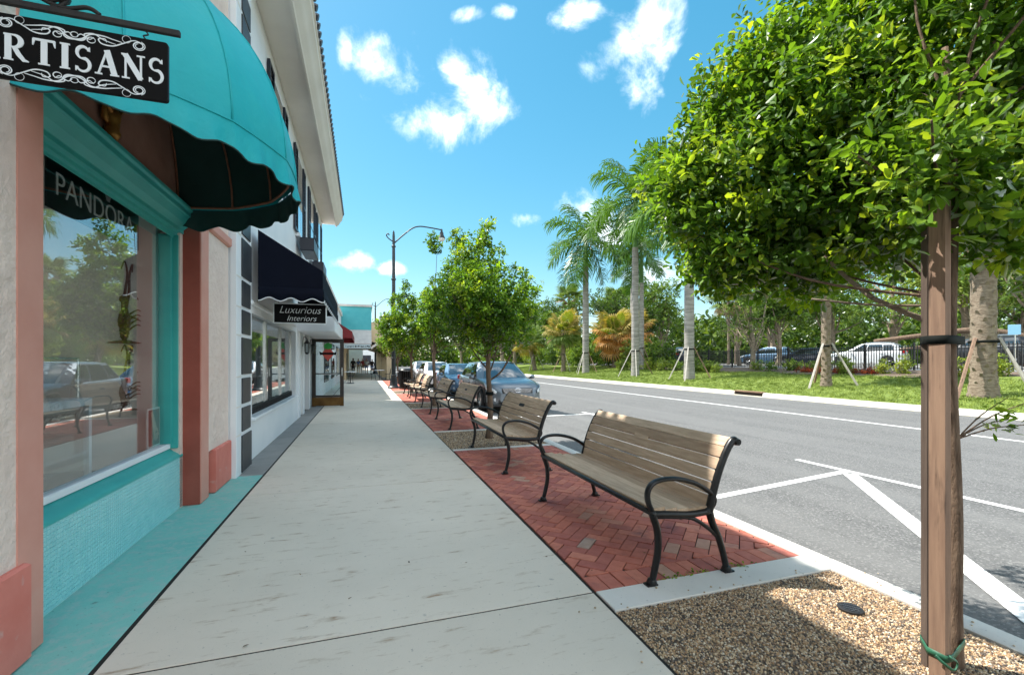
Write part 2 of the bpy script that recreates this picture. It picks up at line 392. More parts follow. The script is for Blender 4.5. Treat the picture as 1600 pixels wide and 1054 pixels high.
# ------------------------------------------------------------------ ground materials
def ground_mat(name, base, base2, spots=None, streak=None, speck=None, rough=.85, big=.8, bump=.25, bscale=90, bdist=.004, dirt=None, tracks=False):
    m = bpy.data.materials.new(name); m.use_nodes = True
    nt = m.node_tree; N = nt.nodes; L = nt.links; b = N['Principled BSDF']; b.inputs['Roughness'].default_value = rough
    g = N.new('ShaderNodeNewGeometry'); P = g.outputs['Position']
    def mapped(sc):
        mp = N.new('ShaderNodeMapping'); mp.inputs['Scale'].default_value = sc; L.new(P, mp.inputs['Vector']); return mp.outputs[0]
    def noise(sc, dt=6, vec=None, ro=.6):
        n = N.new('ShaderNodeTexNoise'); n.inputs['Scale'].default_value = sc; n.inputs['Detail'].default_value = dt; n.inputs['Roughness'].default_value = ro
        L.new(vec or P, n.inputs['Vector']); return n.outputs[0]
    def rng(f, a, c, lo=0., hi=1.):
        r = N.new('ShaderNodeMapRange'); L.new(f, r.inputs[0]); r.inputs[1].default_value = a; r.inputs[2].default_value = c
        r.inputs[3].default_value = lo; r.inputs[4].default_value = hi; return r.outputs[0]
    def mix(f, A, B, mode='MIX'):
        x = N.new('ShaderNodeMix'); x.data_type = 'RGBA'; x.blend_type = mode
        if isinstance(f, float): x.inputs['Factor'].default_value = f
        else: L.new(f, x.inputs['Factor'])
        for k, c in (('A', A), ('B', B)):
            if isinstance(c, tuple): x.inputs[k].default_value = (*c, 1)
            else: L.new(c, x.inputs[k])
        return x.outputs['Result']
    def mul(a, c):
        n = N.new('ShaderNodeMath'); n.operation = 'MULTIPLY'; L.new(a, n.inputs[0]); L.new(c, n.inputs[1]); return n.outputs[0]
    c = mix(rng(noise(big, 8), .3, .7), base, base2)
    if speck:
        vo = N.new('ShaderNodeTexVoronoi'); vo.inputs['Scale'].default_value = speck[0]; L.new(P, vo.inputs['Vector'])
        sx = N.new('ShaderNodeSeparateColor'); L.new(vo.outputs['Color'], sx.inputs[0])
        c = mix(rng(sx.outputs[0], .72, .95, 0., speck[2]), c, speck[1])
        c = mix(rng(sx.outputs[1], .75, .95, 0., .6), c, speck[3])
    if streak:       # drag marks that run across the walk
        for sc, lo, hi, amt, off in ((2.3, .582, .70, .85, 0), (3.5, .595, .70, .7, 7.3)):
            mp = N.new('ShaderNodeMapping'); mp.inputs['Scale'].default_value = (1.2 * sc, 5.0 * sc, 1); mp.inputs['Location'].default_value = (off, off, 0)
            mp.inputs['Rotation'].default_value = (0, 0, .06)
            L.new(P, mp.inputs['Vector'])
            f = rng(noise(1.0, 7, mp.outputs[0], .65), lo, hi)
            f = mul(f, rng(noise(9, 4), .35, .6, .15, 1))
            f2 = N.new('ShaderNodeMath'); f2.operation = 'MULTIPLY'; f2.inputs[1].default_value = amt; L.new(f, f2.inputs[0])
            c = mix(f2.outputs[0], c, streak)
    if spots:
        vo = N.new('ShaderNodeTexVoronoi'); vo.inputs['Scale'].default_value = 2.3; vo.inputs['Randomness'].default_value = 1
        mp = mapped((1, 1, 0.001)); L.new(mp, vo.inputs['Vector'])
        ad = N.new('ShaderNodeMath'); ad.operation = 'MULTIPLY_ADD'; L.new(noise(30, 3), ad.inputs[0]); ad.inputs[1].default_value = .07; L.new(vo.outputs['Distance'], ad.inputs[2])
        c = mix(rng(ad.outputs[0], .050, .078, .55, 0), c, spots)
        c = mix(rng(noise(38, 5), .64, .72, 0, .6), c, spots); c = mix(rng(noise(170, 3), .62, .75, 0, .45), c, spots)
    if tracks:       # long worn wheel paths, oil drips and sealed patches
        mp = mapped((1.1, .03, 1)); c = mix(rng(noise(1.3, 4, mp), .42, .66, 0, .55), c, (.16, .158, .153))
        mp = mapped((.9, .12, 1)); c = mix(rng(noise(2.1, 6, mp, .7), .60, .72, 0, .5), c, (.05, .05, .052))
        c = mix(rng(noise(1.9, 8, None, .75), .66, .74, 0, .6), c, (.035, .035, .037))
    if dirt:
        c = mix(rng(noise(dirt[1], 9, None, .7), dirt[2], dirt[3]), c, dirt[0])
    if streak:
        oi = N.new('ShaderNodeObjectInfo'); tone = N.new('ShaderNodeCombineColor'); rv = rng(oi.outputs['Random'], 0, 1, .90, 1.05)
        for k in range(3): L.new(rv, tone.inputs[k])
        c = mix(1.0, c, tone.outputs[0], 'MULTIPLY')
    L.new(c, b.inputs['Base Color'])
    bn = N.new('ShaderNodeBump'); bn.inputs['Strength'].default_value = bump; bn.inputs['Distance'].default_value = bdist
    L.new(noise(bscale, 5), bn.inputs['Height']); L.new(bn.outputs[0], b.inputs['Normal'])
    MATS[name] = m; return m
WALK = ground_mat('walk_concrete', (.61, .545, .455), (.71, .635, .535), spots=(.16, .155, .15), streak=(.27, .16, .075), big=.7)
CURBC = ground_mat('curb_concrete', (.58, .55, .50), (.66, .63, .58), spots=(.25, .24, .22), big=2)
APRON = ground_mat('painted_apron', (.16, .48, .44), (.24, .56, .50), big=2.0, dirt=((.30, .50, .47), 13, .48, .60), spots=(.04, .05, .045), bump=.5, bscale=40)
APRONG = ground_mat('grey_apron', (.24, .24, .23), (.32, .31, .30), big=2, spots=(.08, .08, .08), bump=.4, bscale=40)
ASPHALT = ground_mat('asphalt', (.092, .091, .089), (.115, .113, .110), speck=(75, (.25, .245, .235), .85, (.03, .03, .031)), big=.45, bump=.6, bscale=150, bdist=.006, tracks=True)
PAINT = ground_mat('road_paint', (.72, .72, .70), (.80, .80, .78), dirt=((.22, .22, .215), 20, .54, .68), big=5)
YELLOW = ground_mat('gutter_concrete', (.47, .42, .32), (.55, .50, .40), big=2)
SOIL = ground_mat('soil', (.10, .07, .05), (.16, .115, .08), big=5, bump=.8, bscale=30, bdist=.03)
LAWN = ground_mat('lawn_turf', (.13, .19, .025), (.19, .25, .035), big=.7, dirt=((.25, .25, .08), 5, .55, .75), bump=.9, bscale=60, bdist=.04)
GRAVELBASE = ground_mat('gravel_bed', (.10, .075, .05), (.16, .12, .08), speck=(110, (.45, .36, .25), .9, (.03, .025, .02)), bump=.8, bscale=120, bdist=.01)
FARLOT = ground_mat('lot_paving', (.18, .18, .175), (.24, .235, .23), big=.3)
BRICK = material('clay_brick', (.38, .115, .08), (.48, .16, .115), rough=.85, scale=14, bump=.35, bscale=60, bdist=.004, lo=.3, hi=.7,
                 objrand=[(0, (.8, .72, .78)), (.35, (1, 1, 1)), (.7, (1.15, 1.1, 1.0)), (.93, (1.2, 1.35, 1.25)), (.985, (1.0, 1.8, 1.8)), (1, (.9, 2.0, 2.2))],
                 third=(.22, .08, .075), tscale=3, tlo=.56, thi=.72)
JOINT = ground_mat('joint_sand', (.022, .014, .011), (.04, .025, .02), big=8)

# ------------------------------------------------------------------ ground and street
def sheet(name, x0, x1, y0, y1, z, m, label, cat, nx=1, ny=1):
    mb = MB(); mb.grid(lambda a, b: (x0 + (x1-x0)*a, y0 + (y1-y0)*b, z), nx, ny)
    return tag(mb.build(name, m), label, cat, kind='structure')
sheet('ground', -900, 900, -900, 900, -0.32, SOIL, 'bare earth under and far around the street', 'ground')
WX0, WX1 = -1.16, 1.335          # public walk
CI, CO = 3.0, 3.42               # curb inner and outer edge
sheet('road', CO - .02, 16.65, -40, 160, -0.15, ASPHALT, 'wide grey asphalt road with white lines', 'road')
walk = tag(MB().box(WX0 - .015, WX1 + .007, -12, 120, -.3, -.004).build('sidewalk', material('joint_filler', (.014, .012, .010), rough=.95)), 'pale concrete sidewalk running past the shops', 'sidewalk', kind='structure')
joints = [-3.2, -.38, 2.47, 5.36, 8.25, 11.15, 14.05, 16.95, 19.85, 22.75, 25.65, 28.5, 31.4, 34.3, 37.2, 46, 60, 80, 119]
for a, b in zip(joints[:-1], joints[1:]):
    MB().box(WX0 + .014, WX1 - .010, a + .007, b - .007, -.05, 0.0, .002).build('slab', WALK, walk)
MB().box(-1.70, WX0 - .012, -3, 6.28, -.06, 0.002, .002).build('painted_strip', APRON, walk, label='worn turquoise painted strip along the shop base')
MB().box(-1.56, WX0 - .012, 6.30, 19.2, -.06, 0.002, .006).build('grey_strip', APRONG, walk)
MB().box(-1.56, WX0 - .012, 19.21, 60, -.06, 0.001, .006).build('grey_strip', WALK, walk)

# curb beside the walk, in cast lengths with open joints
curb = tag(MB().box(CI + .02, CO - .03, -8, 100, -.28, -.155).build('curb', JOINT), 'white concrete curb between tree pits and parking lane', 'curb', kind='structure')
cj = [-8, -5, -2.2, .9, 2.36, 5.3, 8.3, 11.3, 14.3, 17.3, 20.3, 23.3, 26.3, 32, 40, 60, 99]
for a, b in zip(cj[:-1], cj[1:]):
    mb = MB(); pr = [(CI, -.2), (CI, .002), (CI+.005, .006), (CI+.15, .006), (CI+.175, -.008), (CI+.195, -.085), (CI+.215, -.118), (CO, -.142), (CO, -.2)]
    mb.prism(pr, a + .004, b - .004, 'y'); mb.build('curb_stone', CURBC, curb, smooth=True)

# planting strip: brick panels and gravel tree pits by turns
zones = [('gravel', .45, 2.24), ('brick', 2.47, 7.02), ('gravel', 7.14, 8.98), ('brick', 9.10, 13.55), ('gravel', 13.67, 15.5), ('brick', 15.62, 20.1),
         ('gravel', 20.22, 22.0), ('brick', 22.12, 34)]
band = tag(MB().box(WX1 + .01, CI - .006, 2.244, 2.466, -.06, .006, .004).build('concrete_band', CURBC), 'concrete band between near gravel pit and brick paving', 'band', kind='structure')
for y in (7.02, 8.98, 13.55, 15.5, 20.1, 22.0):
    MB().box(WX1 + .01, CI - .006, y + .004, y + .116, -.06, .005, .004).build('band_length', CURBC, band)

def clip(poly, ax, val, keep_less):
    out = []
    for i in range(len(poly)):
        p, q = poly[i], poly[(i+1) % len(poly)]
        ip = (p[ax] <= val) if keep_less else (p[ax] >= val); iq = (q[ax] <= val) if keep_less else (q[ax] >= val)
        if ip: out.append(p)
        if ip != iq:
            t = (val - p[ax]) / (q[ax] - p[ax]); out.append((p[0]+(q[0]-p[0])*t, p[1]+(q[1]-p[1])*t))
    return out
def area(p): return abs(sum(p[i][0]*p[(i+1) % len(p)][1] - p[(i+1) % len(p)][0]*p[i][1] for i in range(len(p)))) / 2
def brick_solid(mb, poly, z, rr):
    cx = sum(p[0] for p in poly) / len(poly); cy = sum(p[1] for p in poly) / len(poly); n = len(poly)
    tx, ty = rr.uniform(-.01, .01), rr.uniform(-.01, .01)
    rings = []
    for zz, ins in ((-.05, 0), (z - .004, 0), (z, .004)):
        for p in poly:
            dx, dy = cx - p[0], cy - p[1]; l = math.hypot(dx, dy) or 1
            rings.append((p[0]+dx/l*ins, p[1]+dy/l*ins, zz + (tx*(p[0]-cx) + ty*(p[1]-cy) if zz > 0 or zz > -.04 else 0)))
    fs = [tuple(2*n + i for i in range(n))] + [(r*n+i, r*n+(i+1) % n, (r+1)*n+(i+1) % n, (r+1)*n+i) for r in range(2) for i in range(n)]
    mb.add(rings, fs)
def herring(x0, x1, y0, y1, W=.1, gap=.0062):
    polys = []; c45 = math.sqrt(.5)
    ya, yb = y0 + .2, y1 - .2
    k = int(max(x1-x0, y1-y0) / W * 1.6) + 4; ox, oy = (x0+x1)/2, (y0+y1)/2
    for i in range(-k, k):
        for j in range(-k, k):
            m = (i - j) % 4
            if m == 0: r = (i*W, (i+2)*W, j*W, (j+1)*W)
            elif m == 3: r = (i*W, (i+1)*W, j*W, (j+2)*W)
            else: continue
            a0, a1, b0, b1 = r[0]+gap/2, r[1]-gap/2, r[2]+gap/2, r[3]-gap/2
            p = [(ox + (a-b)*c45, oy + (a+b)*c45) for a, b in ((a0, b0), (a1, b0), (a1, b1), (a0, b1))]
            for ax, v, kl in ((0, x0+gap, False), (0, x1-gap, True), (1, ya, False), (1, yb, True)):
                if len(p) >= 3: p = clip(p, ax, v, kl)
            if len(p) >= 3 and area(p) > 6e-4: polys.append(p)
    n = int((x1 - x0) / W)
    w = (x1 - x0) / n
    for yy0, yy1 in ((y0+gap, ya-gap), (yb+gap, y1-gap)):
        for i in range(n):
            polys.append([(x0+i*w+gap/2, yy0), (x0+(i+1)*w-gap/2, yy0), (x0+(i+1)*w-gap/2, yy1), (x0+i*w+gap/2, yy1)])
    return polys
rb = random.Random(4)
paving = tag(MB().box(WX1 + .008, CI - .004, 2.2, 34, -.3, -.012).build('brick_paving', JOINT), 'red brick paving laid in herringbone under the benches', 'paving', kind='structure')
first = True
for kind, y0, y1 in zones:
    if kind != 'brick': continue
    polys = herring(WX1 + .012, CI - .008, y0, y1)
    polys.sort(key=lambda p: min(q[1] for q in p))
    rest = MB()
    for i, p in enumerate(polys):
        z = rb.uniform(-.002, .004)
        if first and i < 300:
            mb = MB(); brick_solid(mb, p, z, rb); mb.build('brick', BRICK, paving)
        else: brick_solid(rest, p, z, rb)
    o = rest.build('brick_field', BRICK, paving); o['kind'] = 'stuff'
    # per-brick colour inside the joined field comes from the joined shader noise
    first = False

# gravel: real pebbles strewn by geometry nodes
PEB = bpy.data.materials.new('pebble'); PEB.use_nodes = True
def peb_nodes():
    nt = PEB.node_tree; N = nt.nodes; L = nt.links; b = N['Principled BSDF']; b.inputs['Roughness'].default_value = .5
    oi = N.new('ShaderNodeObjectInfo'); r = N.new('ShaderNodeValToRGB'); e = r.color_ramp.elements; r.color_ramp.interpolation = 'CONSTANT'
    cols = [(0, (.33, .20, .10)), (.18, (.46, .32, .18)), (.32, (.58, .44, .28)), (.43, (.14, .085, .05)), (.58, (.62, .53, .40)), (.66, (.06, .045, .035)), (.82, (.42, .26, .13)), (.92, (.22, .17, .13))]
    while len(e) < len(cols): e.new(.5)
    for i, (p, c) in enumerate(cols): e[i].position = p; e[i].color = (*c, 1)
    L.new(oi.outputs['Random'], r.inputs[0]); L.new(r.outputs[0], b.inputs['Base Color'])
peb_nodes()
def scatter(obj, protos, density, smin, smax, seed=0, tilt=3.14, keep=True):
    """strew copies of the prototype meshes over a mesh with geometry nodes"""
    ng = bpy.data.node_groups.new('strew', 'GeometryNodeTree')
    ng.interface.new_socket('Geometry', in_out='INPUT', socket_type='NodeSocketGeometry')
    ng.interface.new_socket('Geometry', in_out='OUTPUT', socket_type='NodeSocketGeometry')
    N = ng.nodes; L = ng.links
    i = N.new('NodeGroupInput'); o = N.new('NodeGroupOutput')
    d = N.new('GeometryNodeDistributePointsOnFaces'); d.inputs['Density'].default_value = density; d.inputs['Seed'].default_value = seed
    L.new(i.outputs[0], d.inputs['Mesh'])
    j = N.new('GeometryNodeJoinGeometry')
    if keep: L.new(i.outputs[0], j.inputs[0])
    inst = N.new('GeometryNodeInstanceOnPoints')
    gi = N.new('GeometryNodeGeometryToInstance')
    for p in protos:
        oi = N.new('GeometryNodeObjectInfo'); oi.inputs['Object'].default_value = p; oi.inputs['As Instance'].default_value = True
        L.new(oi.outputs['Geometry'], gi.inputs[0])
    inst.inputs['Pick Instance'].default_value = False
    rr = N.new('FunctionNodeRandomValue'); rr.data_type = 'FLOAT_VECTOR'
    rr.inputs[0].default_value = (-tilt, -tilt, 0); rr.inputs[1].default_value = (tilt, tilt, 6.283)
    rs = N.new('FunctionNodeRandomValue'); rs.data_type = 'FLOAT'
    rs.inputs[2].default_value = smin; rs.inputs[3].default_value = smax
    L.new(d.outputs['Points'], inst.inputs['Points'])
    oi0 = N.new('GeometryNodeObjectInfo'); oi0.inputs['Object'].default_value = protos[0]
    L.new(oi0.outputs['Geometry'], inst.inputs['Instance'])
    N.remove(gi)
    L.new(rr.outputs[0], inst.inputs['Rotation']); L.new(rs.outputs[1], inst.inputs['Scale'])
    L.new(inst.outputs[0], j.inputs[0]); L.new(j.outputs[0], o.inputs[0])
    m = obj.modifiers.new('strew', 'NODES'); m.node_group = ng
def proto(name, mb, m, smooth=False):
    o = mb.build(name, m, None, smooth); COL.objects.unlink(o); return o
def ico():
    t = (1 + 5 ** .5) / 2
    v = [(-1,t,0),(1,t,0),(-1,-t,0),(1,-t,0),(0,-1,t),(0,1,t),(0,-1,-t),(0,1,-t),(t,0,-1),(t,0,1),(-t,0,-1),(-t,0,1)]
    f = [(0,11,5),(0,5,1),(0,1,7),(0,7,10),(0,10,11),(1,5,9),(5,11,4),(11,10,2),(10,7,6),(7,1,8),(3,9,4),(3,4,2),(3,2,6),(3,6,8),(3,8,9),(4,9,5),(2,4,11),(6,2,10),(8,6,7),(9,8,1)]
    return [Vector(p).normalized() for p in v], f
iv, iff = ico()
peb = proto('pebble', MB().add([(p.x*1.25, p.y*.95, p.z*.7) for p in iv], iff), PEB, 'all')
gl = ['tan pea gravel bed around the nearest street tree', 'gravel tree pit behind the second bench', 'gravel tree pit farther along, past the fourth bench', 'farthest gravel tree pit before the lamp post']
k = 0
for kind, y0, y1 in zones:
    if kind != 'gravel': continue
    mb = MB().grid(lambda a, b: (WX1 + .012 + (CI - .01 - WX1 - .014)*a, y0 + (y1-y0)*b, -.008), 1, 1)
    g = tag(mb.build('gravel', GRAVELBASE), gl[k], 'gravel', kind='stuff')
    scatter(g, [peb], (13500, 5000, 1500, 800)[k], .0045 if k == 0 else .006, .0085 if k == 0 else .011, k)
    k += 1

# painted lines
def stripe(p, q, w, label, cat='road marking'):
    a, b = Vector((*p, 0)), Vector((*q, 0)); d = (b-a).normalized(); n = Vector((-d.y, d.x, 0)) * (w/2)
    mb = MB().add([(*(a+n).xy, -.146), (*(a-n).xy, -.146), (*(b-n).xy, -.146), (*(b+n).xy, -.146)], [(0, 1, 2, 3)])
    return tag(mb.build('road_marking', PAINT), label, cat, kind='structure')
stripe((12.1, -30), (12.1, 150), .13, 'long solid white lane line along the road')
stripe((6.5, -6), (6.5, 5.42), .11, 'white parking lane line ending near the first bench')
stripe((3.46, 4.15), (6.44, 4.62), .11, 'white stall line across the parking lane behind the first bench')
o = stripe((6.36, 4.50), (3.46, 1.2), .17, 'diagonal white no-parking stripe beside the near tree'); o.location.z = .002
stripe((3.46, 11.9), (6.5, 12.0), .11, 'white stall line in front of the grey car')
stripe((6.35, 11.3), (6.35, 12.5), .11, 'short white cross tick at the end of the stall line').location.z = .002
stripe((3.46, 18.9), (6.4, 18.9), .11, 'white stall line behind the grey car')

# valve cover in the gravel
vc = thing('valve_cover', 'round dark metal valve cover set in near gravel', 'cover', (2.62, 1.85, 0))
MB().lathe([(.062, -.02), (.062, .008), (.055, .011)], (2.62, 1.85, 0), 24).build('rim', DARKIRON, vc, True)
mb = MB()
for i in range(-3, 4):
    for j in range(-3, 4):
        if i*i + j*j < 9.5: mb.box(2.62+i*.015-.005, 2.62+i*.015+.005, 1.85+j*.015-.005, 1.85+j*.015+.005, .010, .014)
mb.build('grip_studs', CHARCOAL, vc)

# far side of the road
FC = 16.62
def terrain_z(x):
    xs = [FC + .2, 18.0, 20.0, 24.0, 27.0, 30.0, 400]; zs = [0.0, .13, .33, .72, .98, 1.02, 1.02]
    return float(np.interp(x, xs, zs))
fcurb = tag(MB().box(FC + .03, FC + .16, -30, 150, -.28, -.01).build('curb', JOINT), 'far curb along the lawn across the road', 'curb', kind='structure')
y = -30
while y < 150:
    st = 3.0 if y < 60 else 18
    if not (y <= 16.2 < y + st):
        MB().prism([(FC-.02, -.2), (FC-.01, -.04), (FC+.03, .0), (FC+.2, .004), (FC+.2, -.2)], y + .006, y + st - .006, 'y').build('curb_stone', CURBC, fcurb, True)
    else:                                # a stretch with the storm drain mouth
        for a, b in ((y + .006, 15.5), (17.1, y + st - .006)):
            if b - a > .1: MB().prism([(FC-.02, -.2), (FC-.01, -.04), (FC+.03, .0), (FC+.2, .004), (FC+.2, -.2)], a, b, 'y').build('curb_stone', CURBC, fcurb, True)
    y += st
dr = thing('storm_drain', 'rusty storm drain mouth in the far curb', 'drain', (FC, 16.3, -.15))
MB().box(FC-.04, FC+.2, 15.52, 17.08, .0, .05).build('lid', material('drain_lid', (.17, .10, .06), (.27, .17, .11), rough=.8, scale=8), dr)
MB().box(FC+.04, FC+.2, 15.52, 17.08, -.2, -.001).build('mouth', material('drain_mouth', (.045, .018, .012), (.08, .03, .02), rough=.9, scale=8), dr)
tag(MB().box(FC-.36, FC-.012, -30, 150, -.2, -.142).build('gutter', YELLOW), 'buff concrete gutter along the far curb', 'gutter', kind='structure')
def lawn_pt(a, b):
    x = FC + .2 + (26.2 - FC - .2) * a; yy = -12 + 140 * b
    return (x, yy, terrain_z(x) + .05 * math.sin(x*1.3 + yy*.7) * a * (1-a) * 2)
lawn = tag(MB().grid(lawn_pt, 20, 120).build('lawn', LAWN, smooth='all'), 'bright green lawn strip across the road', 'lawn', kind='structure')
tag(MB().grid(lambda a, b: (26.2 + (260-26.2)*a**2, -80 + 320*b, terrain_z(26.2 + (260-26.2)*a**2)), 20, 4).build('parking_lot', FARLOT), 'paved parking lot behind the iron fence', 'parking lot', kind='structure')
GRASSB = material('grass_blade', (.14, .21, .022), (.24, .31, .035), rough=.7, scale=.6, objrand=[(0, (.7, .75, .7)), (.6, (1, 1, 1)), (1, (1.35, 1.2, 1))])
mb = MB(); rg = random.Random(2)
for i in range(9):
    a = rg.uniform(0, 6.28); r = rg.uniform(0, .09); x, yy = r*math.cos(a), r*math.sin(a); h = rg.uniform(.04, .085); b = rg.uniform(0, 6.28); w = .006
    lx, ly = .03*math.cos(b), .03*math.sin(b)
    mb.add([(x-w, yy, 0), (x+w, yy, 0), (x+lx+w*.6, yy+ly, h*.7), (x+lx*1.8, yy+ly*1.8, h)], [(0, 1, 2, 3)])
tuft = proto('grass_tuft', mb, GRASSB)
mb = MB().grid(lambda a, b: tuple(Vector(lawn_pt(a*.72, .12 + b*.42)) + Vector((0, 0, .005))), 20, 60)
gr = tag(mb.build('grass', LAWN), 'short grass blades covering the lawn', 'grass', kind='stuff')
scatter(gr, [tuft], 45, .8, 1.6, 3, .25, keep=False)

# pebbles kicked out of the near pit
g = np.random.default_rng(17); mb = MB()
for q in range(42):
    side = q % 3
    x, y = ((g.uniform(1.4, 2.95), 2.24 + abs(g.normal())*.07) if side == 0 else (1.33 - abs(g.normal())*.09, g.uniform(.9, 2.3)) if side == 1 else (3.02 + abs(g.normal())*.08, g.uniform(1.0, 2.2)))
    r = g.uniform(.004, .008); mb.add([(x + p.x*r*1.2, y + p.y*r, .006 + r*.6 + p.z*r*.7) for p in iv], iff)
tag(mb.build('loose_pebbles', material('loose_pebble', (.35, .24, .14), (.6, .5, .36), rough=.6, scale=40), None, 'all'), 'few loose pebbles kicked out of the near gravel pit', 'pebbles', kind='stuff')

# ------------------------------------------------------------------ pink shop
XW, XP = -1.655, -1.51
shop = thing('pink_shop', 'pink stucco shop with salmon trim and turquoise display window', 'building', (-3, 3.5, 0))
# body: the wall behind pilasters, above the window head
mb = MB(); mb.box(-9, XW, -6, 0.9, 0, 7.5); mb.box(-2.0, XW, 5.10, 6.15, 0, 7.5); mb.box(-9, -2.0, 5.10, 6.15, 0, 3.1); mb.box(-2.0, XW, 0.9, 5.10, 2.9, 7.5);  mb.box(-9, -5.2, .9, 5.1, 0, 2.9)
mb.build('wall', PINK, shop)
MB().box(XW + .001, XP, -6, 2.69, .46, 7.5).build('pilaster', PINK, shop)
MB().box(XW + .001, XP, 5.41, 6.15, .47, 7.5).build('pilaster', PINK, shop)
MB().box(XW + .002, XP + .006, 2.69, 2.865, 0.005, 7.5, .006).build('trim_band', SALMON, shop)
MB().box(XW + .002, XP + .006, 5.185, 5.41, 0.005, 7.5, .006).build('trim_band', SALMON, shop)
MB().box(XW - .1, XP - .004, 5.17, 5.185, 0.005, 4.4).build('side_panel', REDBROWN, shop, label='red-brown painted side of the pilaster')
MB().box(XW + .003, XP + .03, -6, 2.735, 0.005, .46, .012).build('plinth', PLINTH, shop)
MB().box(XW + .003, XP + .03, 5.56, 6.16, 0.005, .47, .012).build('plinth', PLINTH, shop)
MB().box(XW + .003, XP + .035, 5.42, 6.16, 2.74, 2.86, .02).build('cap_band', SALMON, shop)
MB().box(XW - .25, XP + .1, -6, 6.15, 7.5, 7.62).build('parapet_cap', SALMON, shop)
# tiled base with sill
Y0, Y1 = 2.8, 5.17
MB().box(-1.9, XW - .006, Y0, Y1, 0, .498).build('base_core', GROUT, shop)
tb = MB(); t = .0272
for i in range(int((Y1 - Y0) / t)):
    for j in range(18):
        a, b, c, d = Y0 + i*t + .0011, Y0 + (i+1)*t - .0011, .006 + j*t + .0011, .006 + (j+1)*t - .0011
        e = .0022
        tb.add([(XW-.008, a, c), (XW-.008, b, c), (XW-.008, b, d), (XW-.008, a, d), (XW, a+e, c+e), (XW, b-e, c+e), (XW, b-e, d-e), (XW, a+e, d-e)],
               [(4, 5, 6, 7), (0, 1, 5, 4), (1, 2, 6, 5), (2, 3, 7, 6), (3, 0, 4, 7)])
o = tb.build('mosaic_tiles', TILE, shop); o['kind'] = 'stuff'
MB().prism([(XW + .004, .490), (XW + .004, .505), (XW - .01, .522), (-1.74, .575), (-1.9, .575), (-1.9, .47), (XW - .02, .47)], Y0, Y1 - .002, 'y').build('window_sill', TEALPAINT, shop, True)
fr = MB(); fr.box(-1.80, -1.725, Y0, 5.09, .576, .625, .006)
frame = fr.build('window_frame', WHITE, shop)
MB().box(-1.82, -1.665, 5.08, 5.168, .576, 2.60, .008).build('window_jamb', TEALPAINT, shop)
MB().box(-1.79, -1.71, 5.045, 5.079, .626, 2.58, .004).build('window_stile', TEALPAINT, shop)
MB().box(-1.768, -1.764, 2.0, 5.046, .626, 2.70).build('window_pane', GLASS, shop)
# crown moulding over the window: stepped profile
pr = [(-1.85, 2.70), (-1.715, 2.70), (-1.71, 2.565), (-1.70, 2.56), (-1.70, 2.585), (-1.675, 2.59), (-1.675, 2.615), (-1.645, 2.625), (-1.645, 2.66), (-1.60, 2.70), (-1.565, 2.755), (-1.55, 2.76), (-1.55, 2.80), (-1.53, 2.81), (-1.53, 2.84), (-1.56, 2.845), (-1.85, 2.87)]
MB().prism(pr, 2.87, 5.169, 'y').build('crown_moulding', TEALPAINT, shop, bevel=.004)
MB().box(-1.70, XW + .003, 2.87, 5.0, 2.86, 4.3).build('transom', MURAL, shop, label='painted brown-pink panel above the window')
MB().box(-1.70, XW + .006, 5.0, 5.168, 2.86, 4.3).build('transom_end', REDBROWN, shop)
# room behind the glass
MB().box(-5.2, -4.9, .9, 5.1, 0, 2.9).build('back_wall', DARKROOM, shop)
MB().box(-4.9, -1.83, 5.05, 5.095, .3, 2.9).build('return_wall', ROOMLIGHT, shop)
MB().box(-4.9, -1.9, .9, 5.1, .0, .42).build('window_stage', GREYWOOD, shop)
mb = MB(); mb.box(-3.1, -1.86, .9, 5.1, 2.9, 3.0); mb.box(-5.2, -4.8, .9, 5.1, 2.9, 3.0); mb.build('room_ceiling', ROOMLIGHT, shop)  # gap left for the added panel that lets daylight in
FROSTP = bpy.data.materials.new('frosted_fill_panel'); FROSTP.use_nodes = True
_n = FROSTP.node_tree.nodes; _n.clear(); _t = _n.new('ShaderNodeBsdfTranslucent'); _t.inputs[0].default_value = (.85, .85, .84, 1); _o = _n.new('ShaderNodeOutputMaterial'); FROSTP.node_tree.links.new(_t.outputs[0], _o.inputs[0])
MB().add([(-4.82, .9, 2.95), (-3.08, .9, 2.95), (-3.08, 5.1, 2.95), (-4.82, 5.1, 2.95)], [(0, 1, 2, 3)]).build('added_fill_panel', FROSTP, shop)  # translucent roof panel added out of view to brighten the window display
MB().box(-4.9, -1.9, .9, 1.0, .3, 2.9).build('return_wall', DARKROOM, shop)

# hanging letters sign in the window
ps = thing('window_sign', 'black rectangular sign with white capitals and small crown hung behind the shop window', 'sign', (-1.80, 4.05, 2.37))
MB().box(-1.79, -1.778, 3.42, 4.58, 2.32, 2.66).build('board', SIGNBLACK, ps)
place_text('pan', SIGNWHITE, ps, (-1.775, 3.50, 2.415), (0, 1, 0), (0, 0, 1), .98, .14)
mb = MB()
for k in range(-2, 3):
    ribbon(mb, [(k*.008, 0), (k*.017, .038)], .006, Vector((-1.777, 4.095, 2.575)), Vector((0, 1, 0)), Vector((0, 0, 1)), .0003*(k+2))
ribbon(mb, [(-.022, .0), (.022, .0)], .007, Vector((-1.777, 4.095, 2.571)), Vector((0, 1, 0)), Vector((0, 0, 1)), .0018)
mb.build('crown_mark', SIGNWHITE, ps)

